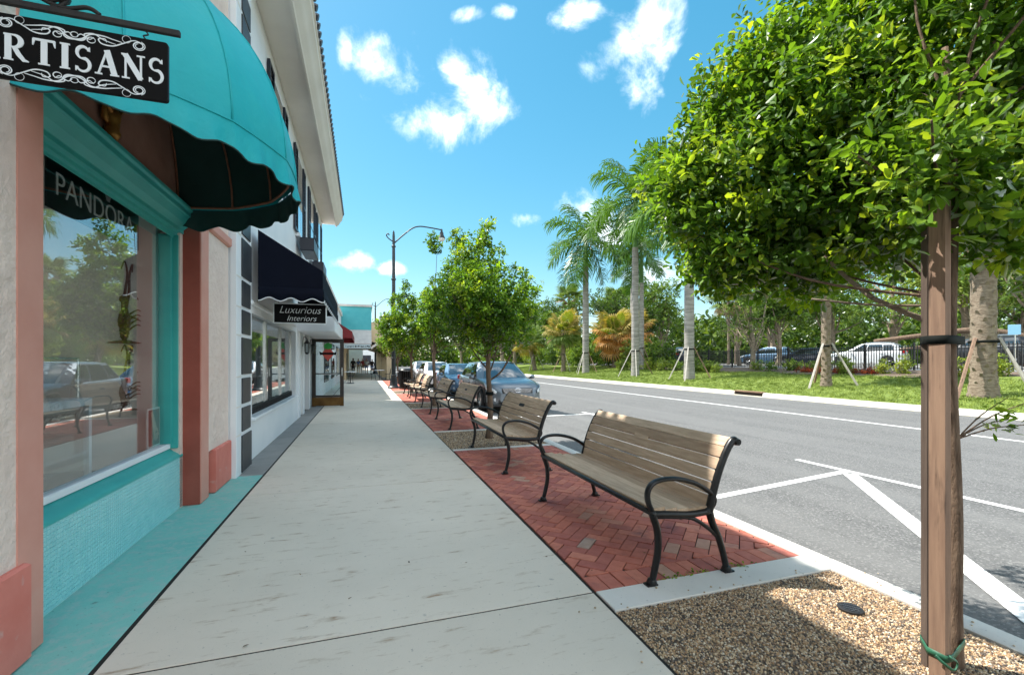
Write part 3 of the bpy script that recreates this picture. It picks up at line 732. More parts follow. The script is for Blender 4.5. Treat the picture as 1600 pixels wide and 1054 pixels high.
# wares in the window
def lobster(z, s, label):
    c = Vector((-2.02, 4.93, z)); t = thing('lobster_sculpture', label, 'sculpture', c, 'rusty lobster sculptures in the shop window')
    pr = [(.01, .34), (.035, .31), (.06, .26), (.072, .2), (.066, .15), (.05, .12), (.058, .10), (.046, .085), (.054, .07), (.042, .055), (.048, .04), (.03, .02), (.02, .0)]
    MB().lathe([(r*s*.72, h*s) for r, h in pr], c, 14).build('body', BRONZE, t, 'all')
    MB().lathe([(.0, .012*s), (.05*s, .005*s), (.12*s, -.012*s), (.135*s, -.022*s), (.12*s, -.024*s), (.0, 0)], c, 18, cap=False).build('tail_fan', BRONZE, t, 'all')
    for k in (-1, 1):
        p = smooth_path([c + Vector((0, .02*k, .30*s)), c + Vector((.02, .035*k, .48*s)), c + Vector((.03, .02*k, .66*s)), c + Vector((.02, .07*k + .03, .78*s)), c + Vector((.01, .10*k + .02, .70*s))])
        MB().tube(p, [.010*s + .004 - .010*s*i/len(p) for i in range(len(p))], 6).build('antenna', BRONZE, t, 'all')
        p = smooth_path([c + Vector((.03, .05*k, .25*s)), c + Vector((.05, .13*k, .24*s)), c + Vector((.05, .15*k, .36*s)), c + Vector((.05, .12*k, .45*s))])
        MB().tube(p, [.014*s] * (len(p)-6) + [.03*s, .034*s, .03*s, .02*s, .012*s, .004], 7, flat=(1, .6)).build('claw', BRONZE, t, 'all')
        for q in range(4):
            h = (.11 + .05*q)*s
            p = smooth_path([c + Vector((.02, .03*k, h)), c + Vector((.06, .10*k, h + .06*s)), c + Vector((.09, .15*k, h + .01*s)), c + Vector((.10, .15*k, h - .07*s))], 4)
            MB().tube(p, [.010*s - .0008*s*i for i in range(len(p))], 5).build('leg', BRONZE, t, 'all')
lobster(1.58, .9, 'upper of two rusty lobster sculptures hanging in the shop window')
lobster(.98, .72, 'lower of two rusty lobster sculptures hanging in the shop window')
po = thing('window_poster', 'small poster of a hand with bracelets leaning in the window corner', 'poster', (-1.80, 4.95, .6))
MB().box(-1.802, -1.79, 4.78, 5.03, .63, .98).build('sheet', material('poster_white', (.75, .74, .72)), po)
MB().box(-1.79, -1.787, 4.795, 5.015, .645, .965).build('print', material('poster_print', (.16, .03, .03), (.30, .08, .07), rough=.4, scale=5), po)
SKIN = material('printed_skin', (.55, .30, .22), (.62, .37, .28), rough=.5, scale=8)
mb = MB(); O_, X_, Y_ = Vector((-1.787, 4.80, .65)), Vector((0, 1, 0)), Vector((0, 0, 1))
ribbon(mb, [(.05, .30), (.085, .22), (.11, .15), (.13, .11)], [.045, .05, .07, .085], O_, X_, Y_, 0, .002)
for i, dx in enumerate((-.028, -.01, .01, .03)): ribbon(mb, [(.125 + dx, .10), (.13 + dx*1.3, .03 + .008*abs(i-1.5))], [.017, .011], O_, X_, Y_, .0004*(i+1), .002)
ribbon(mb, [(.155, .14), (.185, .075)], [.02, .012], O_, X_, Y_, .0024, .002)
mb.build('hand_print', SKIN, po)
case = thing('display_case', 'white framed glass display case on the window stage', 'display case', (-2.4, 3.6, .42))
for x in (-2.72, -2.02):
    for yy in (3.0, 4.36): MB().box(x-.018, x+.018, yy-.018, yy+.018, .42, 1.06).build('post', WHITE, case)
MB().box(-2.74, -2.0, 2.98, 4.38, 1.06, 1.12, .006).build('top', WHITE, case)
MB().box(-2.738, -2.002, 2.984, 4.376, .44, .48).build('shelf', GREYWOOD, case)
MB().box(-2.008, -2.002, 3.02, 4.34, .48, 1.058).build('pane', CASEGLASS, case)
case2 = thing('glass_cover', 'clear glass cover with silver rods above the display case', 'cover', (-2.4, 3.6, 1.12))
mb = MB()
for a, b in (((-2.05, 3.0, 1.12), (-2.05, 3.0, 1.42)), ((-2.05, 4.3, 1.12), (-2.05, 4.3, 1.42)), ((-2.05, 3.0, 1.42), (-2.05, 4.3, 1.42)), ((-2.05, 4.3, 1.42), (-2.7, 4.3, 1.42))): mb.tube([a, b], .008, 6)
mb.build('rods', SILVER, case2)
MB().box(-2.054, -2.05, 3.01, 4.29, 1.121, 1.415).build('pane', CASEGLASS, case2)
for i, (yy, m, lab) in enumerate(((3.2, 'coral_red', 'dark red bracelet roll inside the glass cover'), (3.62, 'tan_fabric', 'cream bracelet roll in the middle of the cover'), (3.9, 'tan_fabric', 'cream bracelet roll nearest the lobsters'))):
    c = thing('jewelry_roll', lab, 'jewelry display', (-2.35, yy, 1.12))
    MB().lathe([(.02, 0), (.10, .005), (.115, .03), (.115, .19), (.10, .215), (.02, .22)], (-2.35, yy - .11, 1.235), 18, 'y').build('roll', bw(m), c, True)
    MB().box(-2.42, -2.28, yy - .08, yy + .08, 1.12, 1.14).build('foot', WHITE, c)
fish = thing('dolphin_sculpture', 'silver dolphin sculpture with forked tail in the shop window', 'sculpture', (-2.5, 3.5, 1.45))
p = smooth_path([(-2.35, 2.7, 1.62), (-2.35, 3.1, 1.66), (-2.35, 3.5, 1.64), (-2.35, 3.85, 1.60), (-2.35, 4.05, 1.63)])
MB().tube(p, [.09 + .03*math.sin(i*.3) - .11*max(0, (i-8)/16) for i in range(len(p))], 10).build('body', SILVER, fish, 'all')
for dz, dy in ((.24, .34), (-.10, .16)):
    q = smooth_path([(-2.35, 4.02, 1.63), (-2.35, 4.02 + dy*.5, 1.63 + dz*.45), (-2.35, 4.02 + dy, 1.63 + dz)])
    MB().tube(q, [.035, .05, .055, .055, .05, .05, .045, .04, .035, .03, .02, .012, .004][:len(q)], 8, flat=(.35, 1)).build('fluke', SILVER, fish, 'all')
MB().tube([(-2.35, 3.3, 1.13), (-2.35, 3.3, 1.58)], .008, 6).build('stand', DARKIRON, fish)
cab = thing('wall_cabinet', 'grey framed cabinet with dark shelves behind the window', 'cabinet', (-3.6, 4.3, .42))
for a, b in ((3.15, 4.1), (4.13, 5.05)):
    for z0, z1 in ((.45, 1.15), (1.2, 1.75), (1.8, 2.35)):
        mb = MB(); mb.box(-3.4, -3.34, a, a+.07, z0, z1); mb.box(-3.4, -3.34, b-.07, b, z0, z1); mb.box(-3.401, -3.339, a+.07, b-.07, z0, z0+.07); mb.box(-3.401, -3.339, a+.07, b-.07, z1-.07, z1)
        mb.build('door_frame', GREYWOOD, cab, bevel=.006)
        MB().box(-3.46, -3.41, a, b, z0, z1).build('panel', CORAL if z0 == 1.8 and a > 4 else SIGNBLACK, cab)
MB().box(-3.9, -3.47, 3.1, 5.09, .43, 2.45).build('carcass', GREYWOOD, cab)
orn = thing('gilded_ornament', 'small gilded figure mounted on the painted panel under the awning', 'ornament', (XW, 3.9, 2.9))
MB().lathe([(.0, 0), (.03, .01), (.05, .05), (.035, .10), (.045, .14), (.05, .18), (.03, .22), (.018, .235), (.03, .26), (.032, .285), (.02, .31), (0, .315)], (XW + .05, 3.75, 2.88), 12, cap=False).build('figure', GOLD, orn, 'all')
for k in (-1, 1):
    p = smooth_path([(XW+.05, 3.75, 3.05), (XW+.06, 3.75+.08*k, 3.10), (XW+.05, 3.75+.14*k, 3.22), (XW+.05, 3.75+.10*k, 3.12), (XW+.04, 3.75+.06*k, 2.98)])
    MB().tube(p, [.012 + .012*math.sin(i*.5)**2 for i in range(len(p))], 6).build('wing', GOLD, orn, 'all')

# ------------------------------------------------------------------ dome awning
AX, AYC, ARX, ARY, AZ, AH = XW + .02, 3.86, 1.14, 1.20, 2.83, 1.30
aw = thing('dome_awning', 'turquoise half-dome fabric awning with scalloped valance over the shop window', 'awning', (AX, AYC, AZ))
NP = 7
def rib(a, e, k=1.0):
    return Vector((AX + ARX*math.sin(a)*math.cos(e)*k, AYC - ARY*math.cos(a)*math.cos(e)*k, AZ + AH*math.sin(e)*k))
def dome(u, e, k=1.0):
    x = u * NP; i = min(int(x), NP-1); t = x - i
    a, b = rib(math.pi*i/NP, e, k), rib(math.pi*(i+1)/NP, e, k)
    c = rib(math.pi*(i+t)/NP, e, k)
    return a.lerp(b, t) * .62 + c * .38
for i in range(NP):
    def pf(a, b, i=i):
        p = dome((i+a)/NP, b*math.pi/2)
        c = Vector((AX, AYC, AZ)); o = p - c; o.normalize()
        w = 4*a*(1-a)
        p += o * w * (-.012*(1-b) + .005*math.sin(b*15 + i*2.1 + a*4) + .006*math.sin(a*9 + b*5 + i)*(1-b)**2)
        return p
    MB().grid(pf, 10, 18).build('canopy_panel', TEALFAB, aw, 'all')
    MB().grid(lambda a, b: dome((i+a)/NP, b*math.pi/2, .962), 6, 12).build('lining', GREENFAB, aw, 'all')
def valance(off, z0, z1, ph=0):
    def fn(a, b):
        p = dome(a, 0); c = Vector((AX - .2, AYC, AZ)); o = (p - c); o.z = 0; o.normalize()
        sc = .5 + .5*math.cos(a*2*math.pi*NP*1.57)
        zz = z0 + (z1 + .045*sc - z0) * b
        w = .012*math.sin(a*61)*b + .008*math.sin(a*151 + 1)*b
        return (p.x + o.x*(off + .016*b + w), p.y + o.y*(off + .016*b + w), zz)
    return fn
MB().grid(valance(.006, AZ + .005, AZ - .19), 140, 5).build('valance', TEALFAB, aw, 'all')
MB().grid(valance(-.002, AZ + .0, AZ - .192), 140, 5).build('valance_lining', GREENFAB, aw, 'all')
p = [tuple(Vector(valance(.004, 0, 0)(k/140, 1)[:2] + (0,)) + Vector((0, 0, AZ - .19 + .045*(.5 + .5*math.cos(k/140*2*math.pi*NP*1.57))))) for k in range(141)]
MB().tube(p, .005, 5).build('hem_binding', GREENFAB, aw, 'all')
for i in range(NP + 1):
    MB().tube([dome(i/NP, e*math.pi/2/12, .950) for e in range(13)], .009, 6).build('rib', RUST, aw, 'all')
    if 0 < i < NP: MB().tube([dome(i/NP, e*math.pi/2/14, 1.002) for e in range(15)], .006, 5).build('seam', TEALFAB, aw, 'all')
MB().tube([dome(k/60, 0.005, .955) for k in range(61)], .011, 6).build('rim_tube', RUST, aw, 'all')
MB().tube([Vector(valance(.008, AZ, AZ)(k/120, 0)) + Vector((0, 0, .004)) for k in range(121)], .006, 5).build('rim_seam', TEALFAB, aw, 'all')

# ------------------------------------------------------------------ hanging shop sign
hs = thing('hanging_sign', 'black hanging shop sign with silver serif capitals and scrollwork on iron bracket', 'sign', (-1.1, 2.2, 2.45))
SY = 2.2
def rounded(x0, x1, z0, z1, r):
    out = []
    for cx, cz, a in ((x1-r, z1-r, 0), (x0+r, z1-r, 90), (x0+r, z0+r, 180), (x1-r, z0+r, 270)):
        out += [(cx + r*math.cos(R(a+k*22.5)), cz + r*math.sin(R(a+k*22.5))) for k in range(5)]
    return out
MB().prism(rounded(-1.46, -.752, 2.45, 2.692, .012), SY - .008, SY + .008, 'y').build('board', SIGNBLACK, hs, bevel=.002)
serif_word('ARTISANS', SIGNWHITE, hs, (-1.352, SY - .0085, 2.519), (1, 0, 0), (0, 0, 1), .588, .098)
def scrollwork(zc, flip):
    mb = MB(); O = Vector((-1.055, SY - .0085, zc)); X = Vector((1, 0, 0)); Z = Vector((0, 0, 1)); k = 0
    def st(pts, w=.0032):
        nonlocal k
        pts = [(a, b*flip) for a, b in pts]
        ribbon(mb, pts, [w*(.45 + .55*math.sin(math.pi*i/(len(pts)-1))) for i in range(len(pts))], O, X, Z, .0001 + .00012*k, .0015); k += 1
    for s in (1, -1):
        sp = [(s*(.205 + .022*(1-t*.55)*math.cos(-6.0*t*2 + 1.2)), .004 + .019*(1-t*.55)*math.sin(-6.0*t*2 + 1.2)) for t in [i/40 for i in range(41)]]
        st(sp, .0042)
        w = [tuple(q.xy) for q in smooth_path([(s*.222, .014, 0), (s*.19, .022, 0), (s*.155, .004, 0), (s*.12, -.014, 0), (s*.085, -.012, 0), (s*.075, .004, 0), (s*.095, .008, 0), (s*.10, -.004, 0)], 7)]
        st(w, .0046)
        w = [tuple(q.xy) for q in smooth_path([(s*.15, .006, 0), (s*.12, .012, 0), (s*.09, .018, 0), (s*.05, .016, 0), (s*.02, -.008, 0), (-s*.02, -.014, 0), (-s*.035, .0, 0), (-s*.02, .010, 0), (-s*.008, .0, 0)], 7)]
        st(w, .005)
        w = [tuple(q.xy) for q in smooth_path([(s*.13, -.006, 0), (s*.09, .004, 0), (s*.06, .02, 0), (s*.03, .012, 0), (s*.045, -.004, 0), (s*.06, .006, 0)], 7)]
        st(w, .004)
        st(arc_pts(s*.165, .022, .014, .014, 0, 360, 22), .0016)
        st(arc_pts(s*.052, -.006, .013, .011, 0, 360, 20), .0034)
    st(arc_pts(0, .004, .012, .01, 0, 360, 20), .003)
    mb.build('scrollwork', SIGNWHITE, hs)
scrollwork(2.652, 1); scrollwork(2.484, -1)
MB().box(XP, -.712, SY - .009, SY + .009, 2.728, 2.752).build('bracket_bar', DARKIRON, hs, bevel=.003)
for x in (-.83, -1.38):
    MB().tube(smooth_path([(x, SY, 2.726), (x+.008, SY, 2.714), (x-.008, SY, 2.706), (x, SY, 2.694)], 4), .0028, 6).build('hook', DARKIRON, hs)
for x0, s in ((-1.13, 1), (-1.33, 1)):
    sp = [(x0 + .055*(1-t*.6)*math.cos(9*t - 1.57), SY, 2.812 + .06*(1-t*.6)*math.sin(9*t - 1.57)) for t in [i/40 for i in range(41)]]
    MB().tube(sp, .008, 6).build('scroll', DARKIRON, hs, 'all')
MB().tube(smooth_path([(-.98, SY, 2.757), (-1.02, SY, 2.775), (-1.10, SY, 2.757), (-1.2, SY, 2.80), (-1.3, SY, 2.90), (-1.5, SY, 3.0)]), .008, 6).build('stay', DARKIRON, hs, 'all')
MB().lathe([(.0, -.03), (.022, -.02), (.028, 0), (.022, .02), (0, .03)], (-1.10, SY, 2.80), 8, 'y', False).build('rosette', DARKIRON, hs, 'all')
MB().box(XP + .001, XP + .02, SY - .03, SY + .03, 2.65, 3.06).build('wall_plate', DARKIRON, hs)

# ------------------------------------------------------------------ white building with navy awning
BX = -1.5
wb = thing('white_building', 'white two-storey shop building with dark shutters and deep cornice', 'building', (-4, 12.5, 0))
Ya, Yb = 6.165, 19.0
mb = MB()
mb.box(-8, BX, Ya, 7.30, 0.003, 6.72); mb.box(-8, BX, 7.30, 11.75, 2.22, 6.72); mb.box(-1.9, BX, 7.30, 11.75, 0.003, .56)
mb.box(-8, BX, 11.75, 12.1, 0.003, 6.72); mb.box(-8, BX, 12.1, 15.9, 2.3, 6.72); mb.box(-8, BX, 15.9, Yb, 0.003, 6.72); mb.box(-8, -4.6, 7.3, 11.75, 0, 2.22)
mb.box(-8, -2.9, 12.1, 15.9, 0.003, 2.3)
mb.build('wall', WHITE, wb)
MB().box(BX + .001, BX + .07, Ya, 6.93, 0.003, 6.6).build('corner_pilaster', WHITE, wb, bevel=.006)
z = .02; seq = [.46, .30, .32, .46, .30, .32, .48, .3, .32, .46, .3, .32, .46, .3, .32]
for i, hgt in enumerate(seq):
    if z + hgt > 6.5: break
    w = .0 if hgt > .4 else .035
    MB().box(BX + .071, BX + .086, 6.39 + w*.3, 6.88 - w*1.6, z, z + hgt, .006).build('quoin', CHARCOAL, wb)
    MB().box(BX + .0705, BX + .074, 6.17, 6.37, z + hgt + .012, z + hgt + .03).build('quoin_groove', CREAM, wb)
    z += hgt + .045
# ground floor window
MB().box(-1.64, BX + .03, 7.22, 11.8, 2.2, 2.26, .01).build('window_head', WHITE, wb)
MB().box(-1.66, BX + .05, 7.26, 11.78, .55, .60, .01).build('window_sill', WHITE, wb)
for a, b in ((7.32, 8.8), (8.84, 10.3), (10.34, 11.73)):
    f = MB(); f.box(-1.64, -1.59, a, a + .035, .6, 2.2); f.box(-1.64, -1.59, b - .035, b, .6, 2.2); f.box(-1.639, -1.591, a + .035, b - .035, .6, .64); f.box(-1.639, -1.591, a+.035, b-.035, 2.15, 2.2)
    wf = f.build('window_frame', SILVER, wb)
    MB().box(-1.62, -1.612, a + .03, b - .03, .63, 2.16).build('pane', GLASSD, wf)
MB().box(-1.60, BX, 7.3, 11.75, 2.085, 2.2).build('window_valance', WHITE, wb)
# low iron lattice in the window
mb = MB()
for i in range(40):
    yy = 7.36 + i*.11
    mb.tube([(-1.585, yy, .60), (-1.585, yy + .055, .70), (-1.585, yy + .11, .60)], .006, 5); mb.tube([(-1.585, yy, .70), (-1.585, yy + .055, .60), (-1.585, yy + .11, .70)], .006, 5)
mb.tube([(-1.585, 7.34, .71), (-1.585, 11.7, .71)], .008, 6)
mb.build('lattice', DARKIRON, wb)
MB().box(-4.6, -4.5, 7.3, 11.75, .0, 2.22).build('room_wall', ROOMLIGHT, wb)
MB().box(-4.6, -1.9, 7.3, 11.75, -.02, .02).build('room_floor', GREYWOOD, wb)
for i, (yy, hh) in enumerate(((7.9, 1.1), (8.8, .8), (9.9, 1.2), (10.9, .9))):
    d = thing('shop_furniture', ['dark tall chest just inside the white shop window', 'low upholstered stool inside the white shop window', 'carved standing screen inside the white shop window', 'small round table inside the white shop window'][i], 'furniture', (-2.4, yy, .02))
    MB().box(-2.7, -2.2, yy - .3, yy + .3, .15, .15 + hh, .02).build('body', (SIGNBLACK, TAN, GREYWOOD, BRONZE)[i], d)
    for sx in (-2.66, -2.28):
        for sy in (-.26, .2): MB().box(sx, sx + .05, yy + sy, yy + sy + .05, .02, .15).build('leg', SIGNBLACK, d)
    MB().lathe([(.05, 0), (.09, .03), (.1, .12), (.05, .2), (.03, .26), (.06, .3)], (-2.45, yy, .15 + hh), 12).build('vase', (CORAL, SILVER, GOLD, CORAL)[i], d, True)
# entrance recess: posts, doors and lanterns
for a, b in ((12.1, 12.45), (13.0, 13.3), (14.35, 14.7), (15.6, 15.9)):
    MB().box(-1.75, BX + .02, a, b, 0.003, 2.295, .012).build('entry_post', WHITE, wb)
MB().box(-1.8, -1.72, 12.45, 13.0, 0.003, 2.295).build('entry_panel', CREAM, wb)
dl = MB().box(-1.76, -1.70, 13.3, 14.35, .02, 2.2).build('door', WOODFRAME, wb, label='closed dark wooden door between white posts')
MB().lathe([(.0, .0), (.03, .01), (.034, .04), (0, .06)], (-1.70, 13.42, 1.02), 10, 'x', False).build('handle', BRASS, dl, 'all')
# open glazed door standing out over the walk
dy = 15.0
d2 = MB(); d2.box(-1.47, -1.36, dy, dy + .045, .02, 2.08); d2.box(-.67, -.56, dy, dy + .045, .02, 2.08); d2.box(-1.36, -.67, dy + .001, dy + .044, 1.98, 2.08); d2.box(-1.36, -.67, dy + .001, dy + .044, .30, .36); d2.box(-1.36, -.67, dy + .002, dy + .043, 1.0, 1.035)
door = d2.build('door', WOODFRAME, wb, bevel=.004, label='dark framed glass door standing open over the walk')
MB().box(-1.468, -.562, dy - .004, dy + .049, .035, .295).build('kick_plate', BRASS, door)
MB().box(-1.36, -.67, dy + .018, dy + .026, .36, 1.98).build('pane', GLASSD, door)
mb = MB().prism([(-1.015, 1.86), (-.83, 1.63), (-1.015, 1.40), (-1.20, 1.63)], dy + .009, dy + .0135, 'y'); mb.build('red_emblem', CORAL, door)
MB().prism([(-1.26, 1.70), (-1.20, 1.665), (-.83, 1.665), (-.77, 1.70), (-.79, 1.585), (-.84, 1.60), (-1.19, 1.60), (-1.24, 1.585)], dy + .003, dy + .008, 'y').build('dark_banner', SIGNBLACK, door)
MB().prism([(-1.015 + .12*math.cos(R(a)), 1.86 + .10*math.sin(R(a))) for a in range(0, 360, 20)], dy + .0005, dy + .0025, 'y').build('green_emblem', material('emblem_green', (.03, .28, .05)), door)
MB().tube([(-1.31, dy - .05, 1.0), (-.72, dy - .05, 1.0)], .011, 6).build('push_bar', SILVER, door)
MB().box(-.62, -.60, dy - .04, dy, .95, 1.2).build('handle', SILVER, door)
for i, (yy, lab) in enumerate(((12.9, 'black wall lantern on the first entry post'), (14.55, 'black wall lantern beside the open glass door'))):
    ln = thing('wall_lantern', lab, 'lantern', (BX + .1, yy, 1.6), 'wall lanterns at the white entrance')
    MB().lathe([(.02, 0), (.05, .03), (.055, .05)], (BX+.12, yy, 1.58), 6).build('base', IRON, ln)
    MB().lathe([(.052, 0), (.068, .22)], (BX+.12, yy, 1.63), 6).build('glass', GLASSD, ln)
    mb = MB()
    for k in range(6): a = R(60*k); mb.tube([(BX+.12+.053*math.cos(a), yy+.053*math.sin(a), 1.63), (BX+.12+.069*math.cos(a), yy+.069*math.sin(a), 1.85)], .006, 5)
    mb.build('cage', IRON, ln)
    MB().lathe([(.085, 0), (.06, .04), (.02, .09), (.01, .14)], (BX+.12, yy, 1.85), 6).build('cap', IRON, ln)
    MB().tube(smooth_path([(BX+.02, yy, 1.78), (BX+.04, yy, 2.02), (BX+.12, yy, 1.99)]), .008, 6).build('arm', IRON, ln)
# flat canopy over the entrance
MB().box(BX + .001, -.66, 12.0, 16.6, 2.12, 2.50, .02).build('entry_canopy', WHITE, wb)
# upper windows and shutters
for yc in (9.3, 12.3, 15.05, 17.45):
    MB().box(BX + .001, BX + .02, yc - .5, yc + .5, 4.42, 6.36).build('window_surround', WHITE, wb)
    w = MB().box(BX + .021, BX + .03, yc - .44, yc + .44, 4.48, 6.30).build('window', SHUTTER, wb)
    for k in (0, 1): MB().box(BX + .031, BX + .035, yc - .41 + .42*k, yc - .02 + .42*k, 4.52, 5.36).build('pane', GLASSD, w); MB().box(BX + .031, BX + .035, yc - .41 + .42*k, yc - .02 + .42*k, 5.42, 6.26).build('pane', GLASSD, w)
    MB().box(BX + .002, BX + .09, yc - .6, yc + .6, 4.34, 4.42, .01).build('sill', WHITE, wb)
    for s in (-1, 1):
        a, b = sorted((yc + s*.54, yc + s*.97))
        mb = MB(); mb.box(BX + .01, BX + .055, a, a + .05, 4.42, 6.36); mb.box(BX + .01, BX + .055, b - .05, b, 4.42, 6.36)
        for zz in (4.42, 5.36, 6.30): mb.box(BX + .011, BX + .054, a + .05, b - .05, zz, zz + .06)
        for k in range(22): zz = 4.50 + k*.083; mb.add([(BX+.02, a+.05, zz+.05), (BX+.02, b-.05, zz+.05), (BX+.05, b-.05, zz), (BX+.05, a+.05, zz)], [(0, 1, 2, 3)])
        mb.build('shutter', SHUTTER, wb)
# planter boxes under upper windows
for yc in (12.3, 15.05): MB().box(BX + .09, BX + .40, yc - .55, yc + .55, 4.02, 4.33, .02).build('planter_box', SHUTTER, wb)
# cornice
MB().prism([(BX, 6.73), (-1.02, 6.73), (-1.02, 6.66), (-.98, 6.66), (-.96, 6.70), (-.90, 6.74), (-.86, 6.82), (-.80, 6.90), (-.77, 6.93), (-.77, 7.02), (-.74, 7.04), (-.74, 7.10), (BX, 7.2)], Ya + .01, Yb + .12, 'y').build('cornice', CREAM, wb, True)
mb = MB()
for i in range(60): mb.tube([(-.70, Ya + .1 + i*.214, 7.10), (-1.4, Ya + .1 + i*.214, 7.32)], .055, 6)
mb.build('roof_tiles', CHARCOAL, wb)
MB().box(-8, BX - .01, Ya + .02, Yb, 6.73, 7.3).build('roof', CREAM, wb)
MB().box(-8, BX - .02, Ya + .03, 6.95, 7.3, 9.1).build('unseen_shade_wall', WHITE, wb)  # raised block above the view, placed to shade the near bench and brick
MB().box(-8, BX - .03, 6.0, 6.15, 7.625, 9.1).build('unseen_shade_pier', PINK, shop)  # carries the added shading block on over the pink side, out of view

nv = thing('navy_awning', 'dark navy box awning with white-edged scalloped valance on the white building', 'awning', (BX, 9.3, 2.3))
ax0, ax1, ay0, ay1 = BX + .09, -.56, 7.24, 11.4
MB().add([(ax0, ay0, 3.26), (ax1, ay0, 2.72), (ax1, ay1, 2.72), (ax0, ay1, 3.26)], [(0, 1, 2, 3)]).build('top_cloth', NAVY, nv, solid=.006)
for yy in (ay0, ay1): MB().add([(ax0, yy, 3.26), (ax1, yy, 2.72), (ax1, yy, 2.44), (ax0, yy, 2.44)], [(0, 1, 2, 3)]).build('side_cloth', NAVY, nv, solid=.004)
MB().add([(ax1, ay0, 2.72), (ax1, ay0, 2.44), (ax1, ay1, 2.44), (ax1, ay1, 2.72)], [(0, 1, 2, 3)]).build('front_cloth', NAVY, nv, solid=.004)
def scallop(name, pfn, n, waves, m, parent, z0, zd, amp=.05):
    mb = MB(); mb.grid(lambda a, b: (*pfn(a), z0 - (zd - amp*(.5 - .5*math.cos(a*2*math.pi*waves)))*b), n, 2); mb.build(name, m, parent, 'all', solid=.004)
    MB().tube([(*pfn(k/n), z0 - (zd - amp*(.5 - .5*math.cos(k/n*2*math.pi*waves)))) for k in range(n+1)], .009, 5).build('white_edging', WHITE, parent, 'all')
scallop('side_valance', lambda a: (ax0 + (ax1-ax0)*a, ay0 - .006), 40, 3, NAVY, nv, 2.46, .20)
scallop('front_valance', lambda a: (ax1 + .008, ay0 + (ay1-ay0)*a), 120, 13, NAVY, nv, 2.46, .20)
mb = MB()
for yy in (ay0 + .03, (ay0+ay1)/2, ay1 - .03): mb.tube([(ax0, yy, 2.45), (ax1 - .01, yy, 2.45), (ax1 - .01, yy, 2.71), (ax0, yy, 3.24)], .012, 5)
mb.build('frame', DARKIRON, nv)
ls = thing('hanging_sign', 'black sign with white italic lettering and border hanging under the navy awning', 'sign', (-.94, 7.9, 2.0))
MB().box(-1.32, -.56, 7.89, 7.91, 2.0, 2.30).build('board', SIGNBLACK, ls)
mb = MB()
for a, b, c, d in ((-1.325, -.555, 2.295, 2.31), (-1.325, -.555, 1.99, 2.005)): mb.box(a, b, 7.884, 7.912, c, d)
for a, b in ((-1.327, -1.312), (-.568, -.553)): mb.box(a, b, 7.883, 7.913, 2.004, 2.296)
mb.build('border', SIGNWHITE, ls)
place_text('lux', SIGNWHITE, ls, (-1.235, 7.888, 2.155), (1, 0, 0), (0, 0, 1), .60, .11)
place_text('int', SIGNWHITE, ls, (-1.13, 7.888, 2.035), (1, 0, 0), (0, 0, 1), .43, .085)
for x in (-1.25, -.64): MB().tube([(x, 7.9, 2.31), (x, 7.9, 2.46)], .006, 5).build('hanger', DARKIRON, ls)

# ------------------------------------------------------------------ shops farther along
YELLOWW = material('buff_wall', (.52, .40, .24), (.58, .46, .30), rough=.85, scale=2)
TEALW = material('teal_wall', (.06, .36, .40), (.08, .40, .43), rough=.8, scale=2)
METALROOF = material('grey_metal_roof', (.42, .39, .37), (.50, .47, .44), rough=.6, scale=3)
s2 = thing('low_shop', 'low pale shop beyond the white building with red awning', 'building', (-4, 27, 0))
MB().box(-8, -1.55, 19.2, 36.4, 0.003, 4.75).build('wall', WHITE, s2)
MB().box(-8, -1.45, 19.18, 36.38, 4.75, 5.0).build('parapet', CREAM, s2)
for yy in (20.6, 25, 29.5, 33.5):
    w = MB().box(-1.549, -1.52, yy, yy + 2.6, .5, 2.3).build('window', SHUTTER, s2); MB().box(-1.519, -1.51, yy + .08, yy + 2.52, .58, 2.22).build('pane', GLASSD, w)
ra = thing('red_awning', 'dark red shed awning past the open glass door', 'awning', (-1.5, 22, 2.4))
MB().prism([(-1.52, 3.35), (-.42, 2.62), (-.42, 2.35), (-.425, 2.35), (-.43, 2.61), (-1.52, 3.32)], 19.9, 25.5, 'y').build('cloth', REDFAB, ra)
for yy in (19.9, 25.5): MB().add([(-1.52, yy - .003, 3.34), (-.425, yy - .003, 2.615), (-.425, yy - .003, 2.35), (-1.52, yy - .003, 2.35)], [(0, 1, 2, 3)]).build('side_cloth', REDFAB, ra, solid=.004)
ar = thing('arcade_building', 'buff arcade spanning the walk with teal upper wall', 'building', (0, 45, 0))
AY = 36.6
MB().box(-8, .62, AY, 58, 3.75, 5.55).build('upper_wall', TEALW, ar)
MB().box(-8.1, .70, AY - .1, 58.1, 5.55, 5.72).build('coping', METALROOF, ar)
MB().prism([(AY - .02, 3.78), (AY - 1.1, 2.72), (AY - 1.1, 2.66), (AY - .02, 2.66)], -8, .62, 'x').build('pent_roof', METALROOF, ar)
# tan gable with arched opening over the walk
def arch_wall(x0, x1, z1, xa, xb, zs, y0, y1):
    mb = MB(); n = 12; r = (xb-xa)/2; cx = (xa+xb)/2
    arc = [(cx - r*math.cos(math.pi*k/n), zs + .62*r*math.sin(math.pi*k/n)) for k in range(n+1)]
    mb.prism([(x0, 0), (xa, 0), (xa, zs), (xa, z1), (x0, z1)], y0, y1, 'y'); mb.prism([(xb, 0), (x1, 0), (x1, z1 - .5), (xb, z1)], y0, y1, 'y')
    for k in range(n): mb.prism([arc[k], arc[k+1], (arc[k+1][0], z1), (arc[k][0], z1)], y0, y1, 'y')
    return mb
arch_wall(-1.56, 2.15, 2.65, -1.2, 1.75, 2.0, AY, AY + .4).build('arch_wall', YELLOWW, ar)
MB().prism([(.622, 2.652), (2.15, 2.2), (2.15, 2.6), (1.7, 4.3), (.622, 4.4)], AY, AY + 20, 'y').build('gable', YELLOWW, ar)
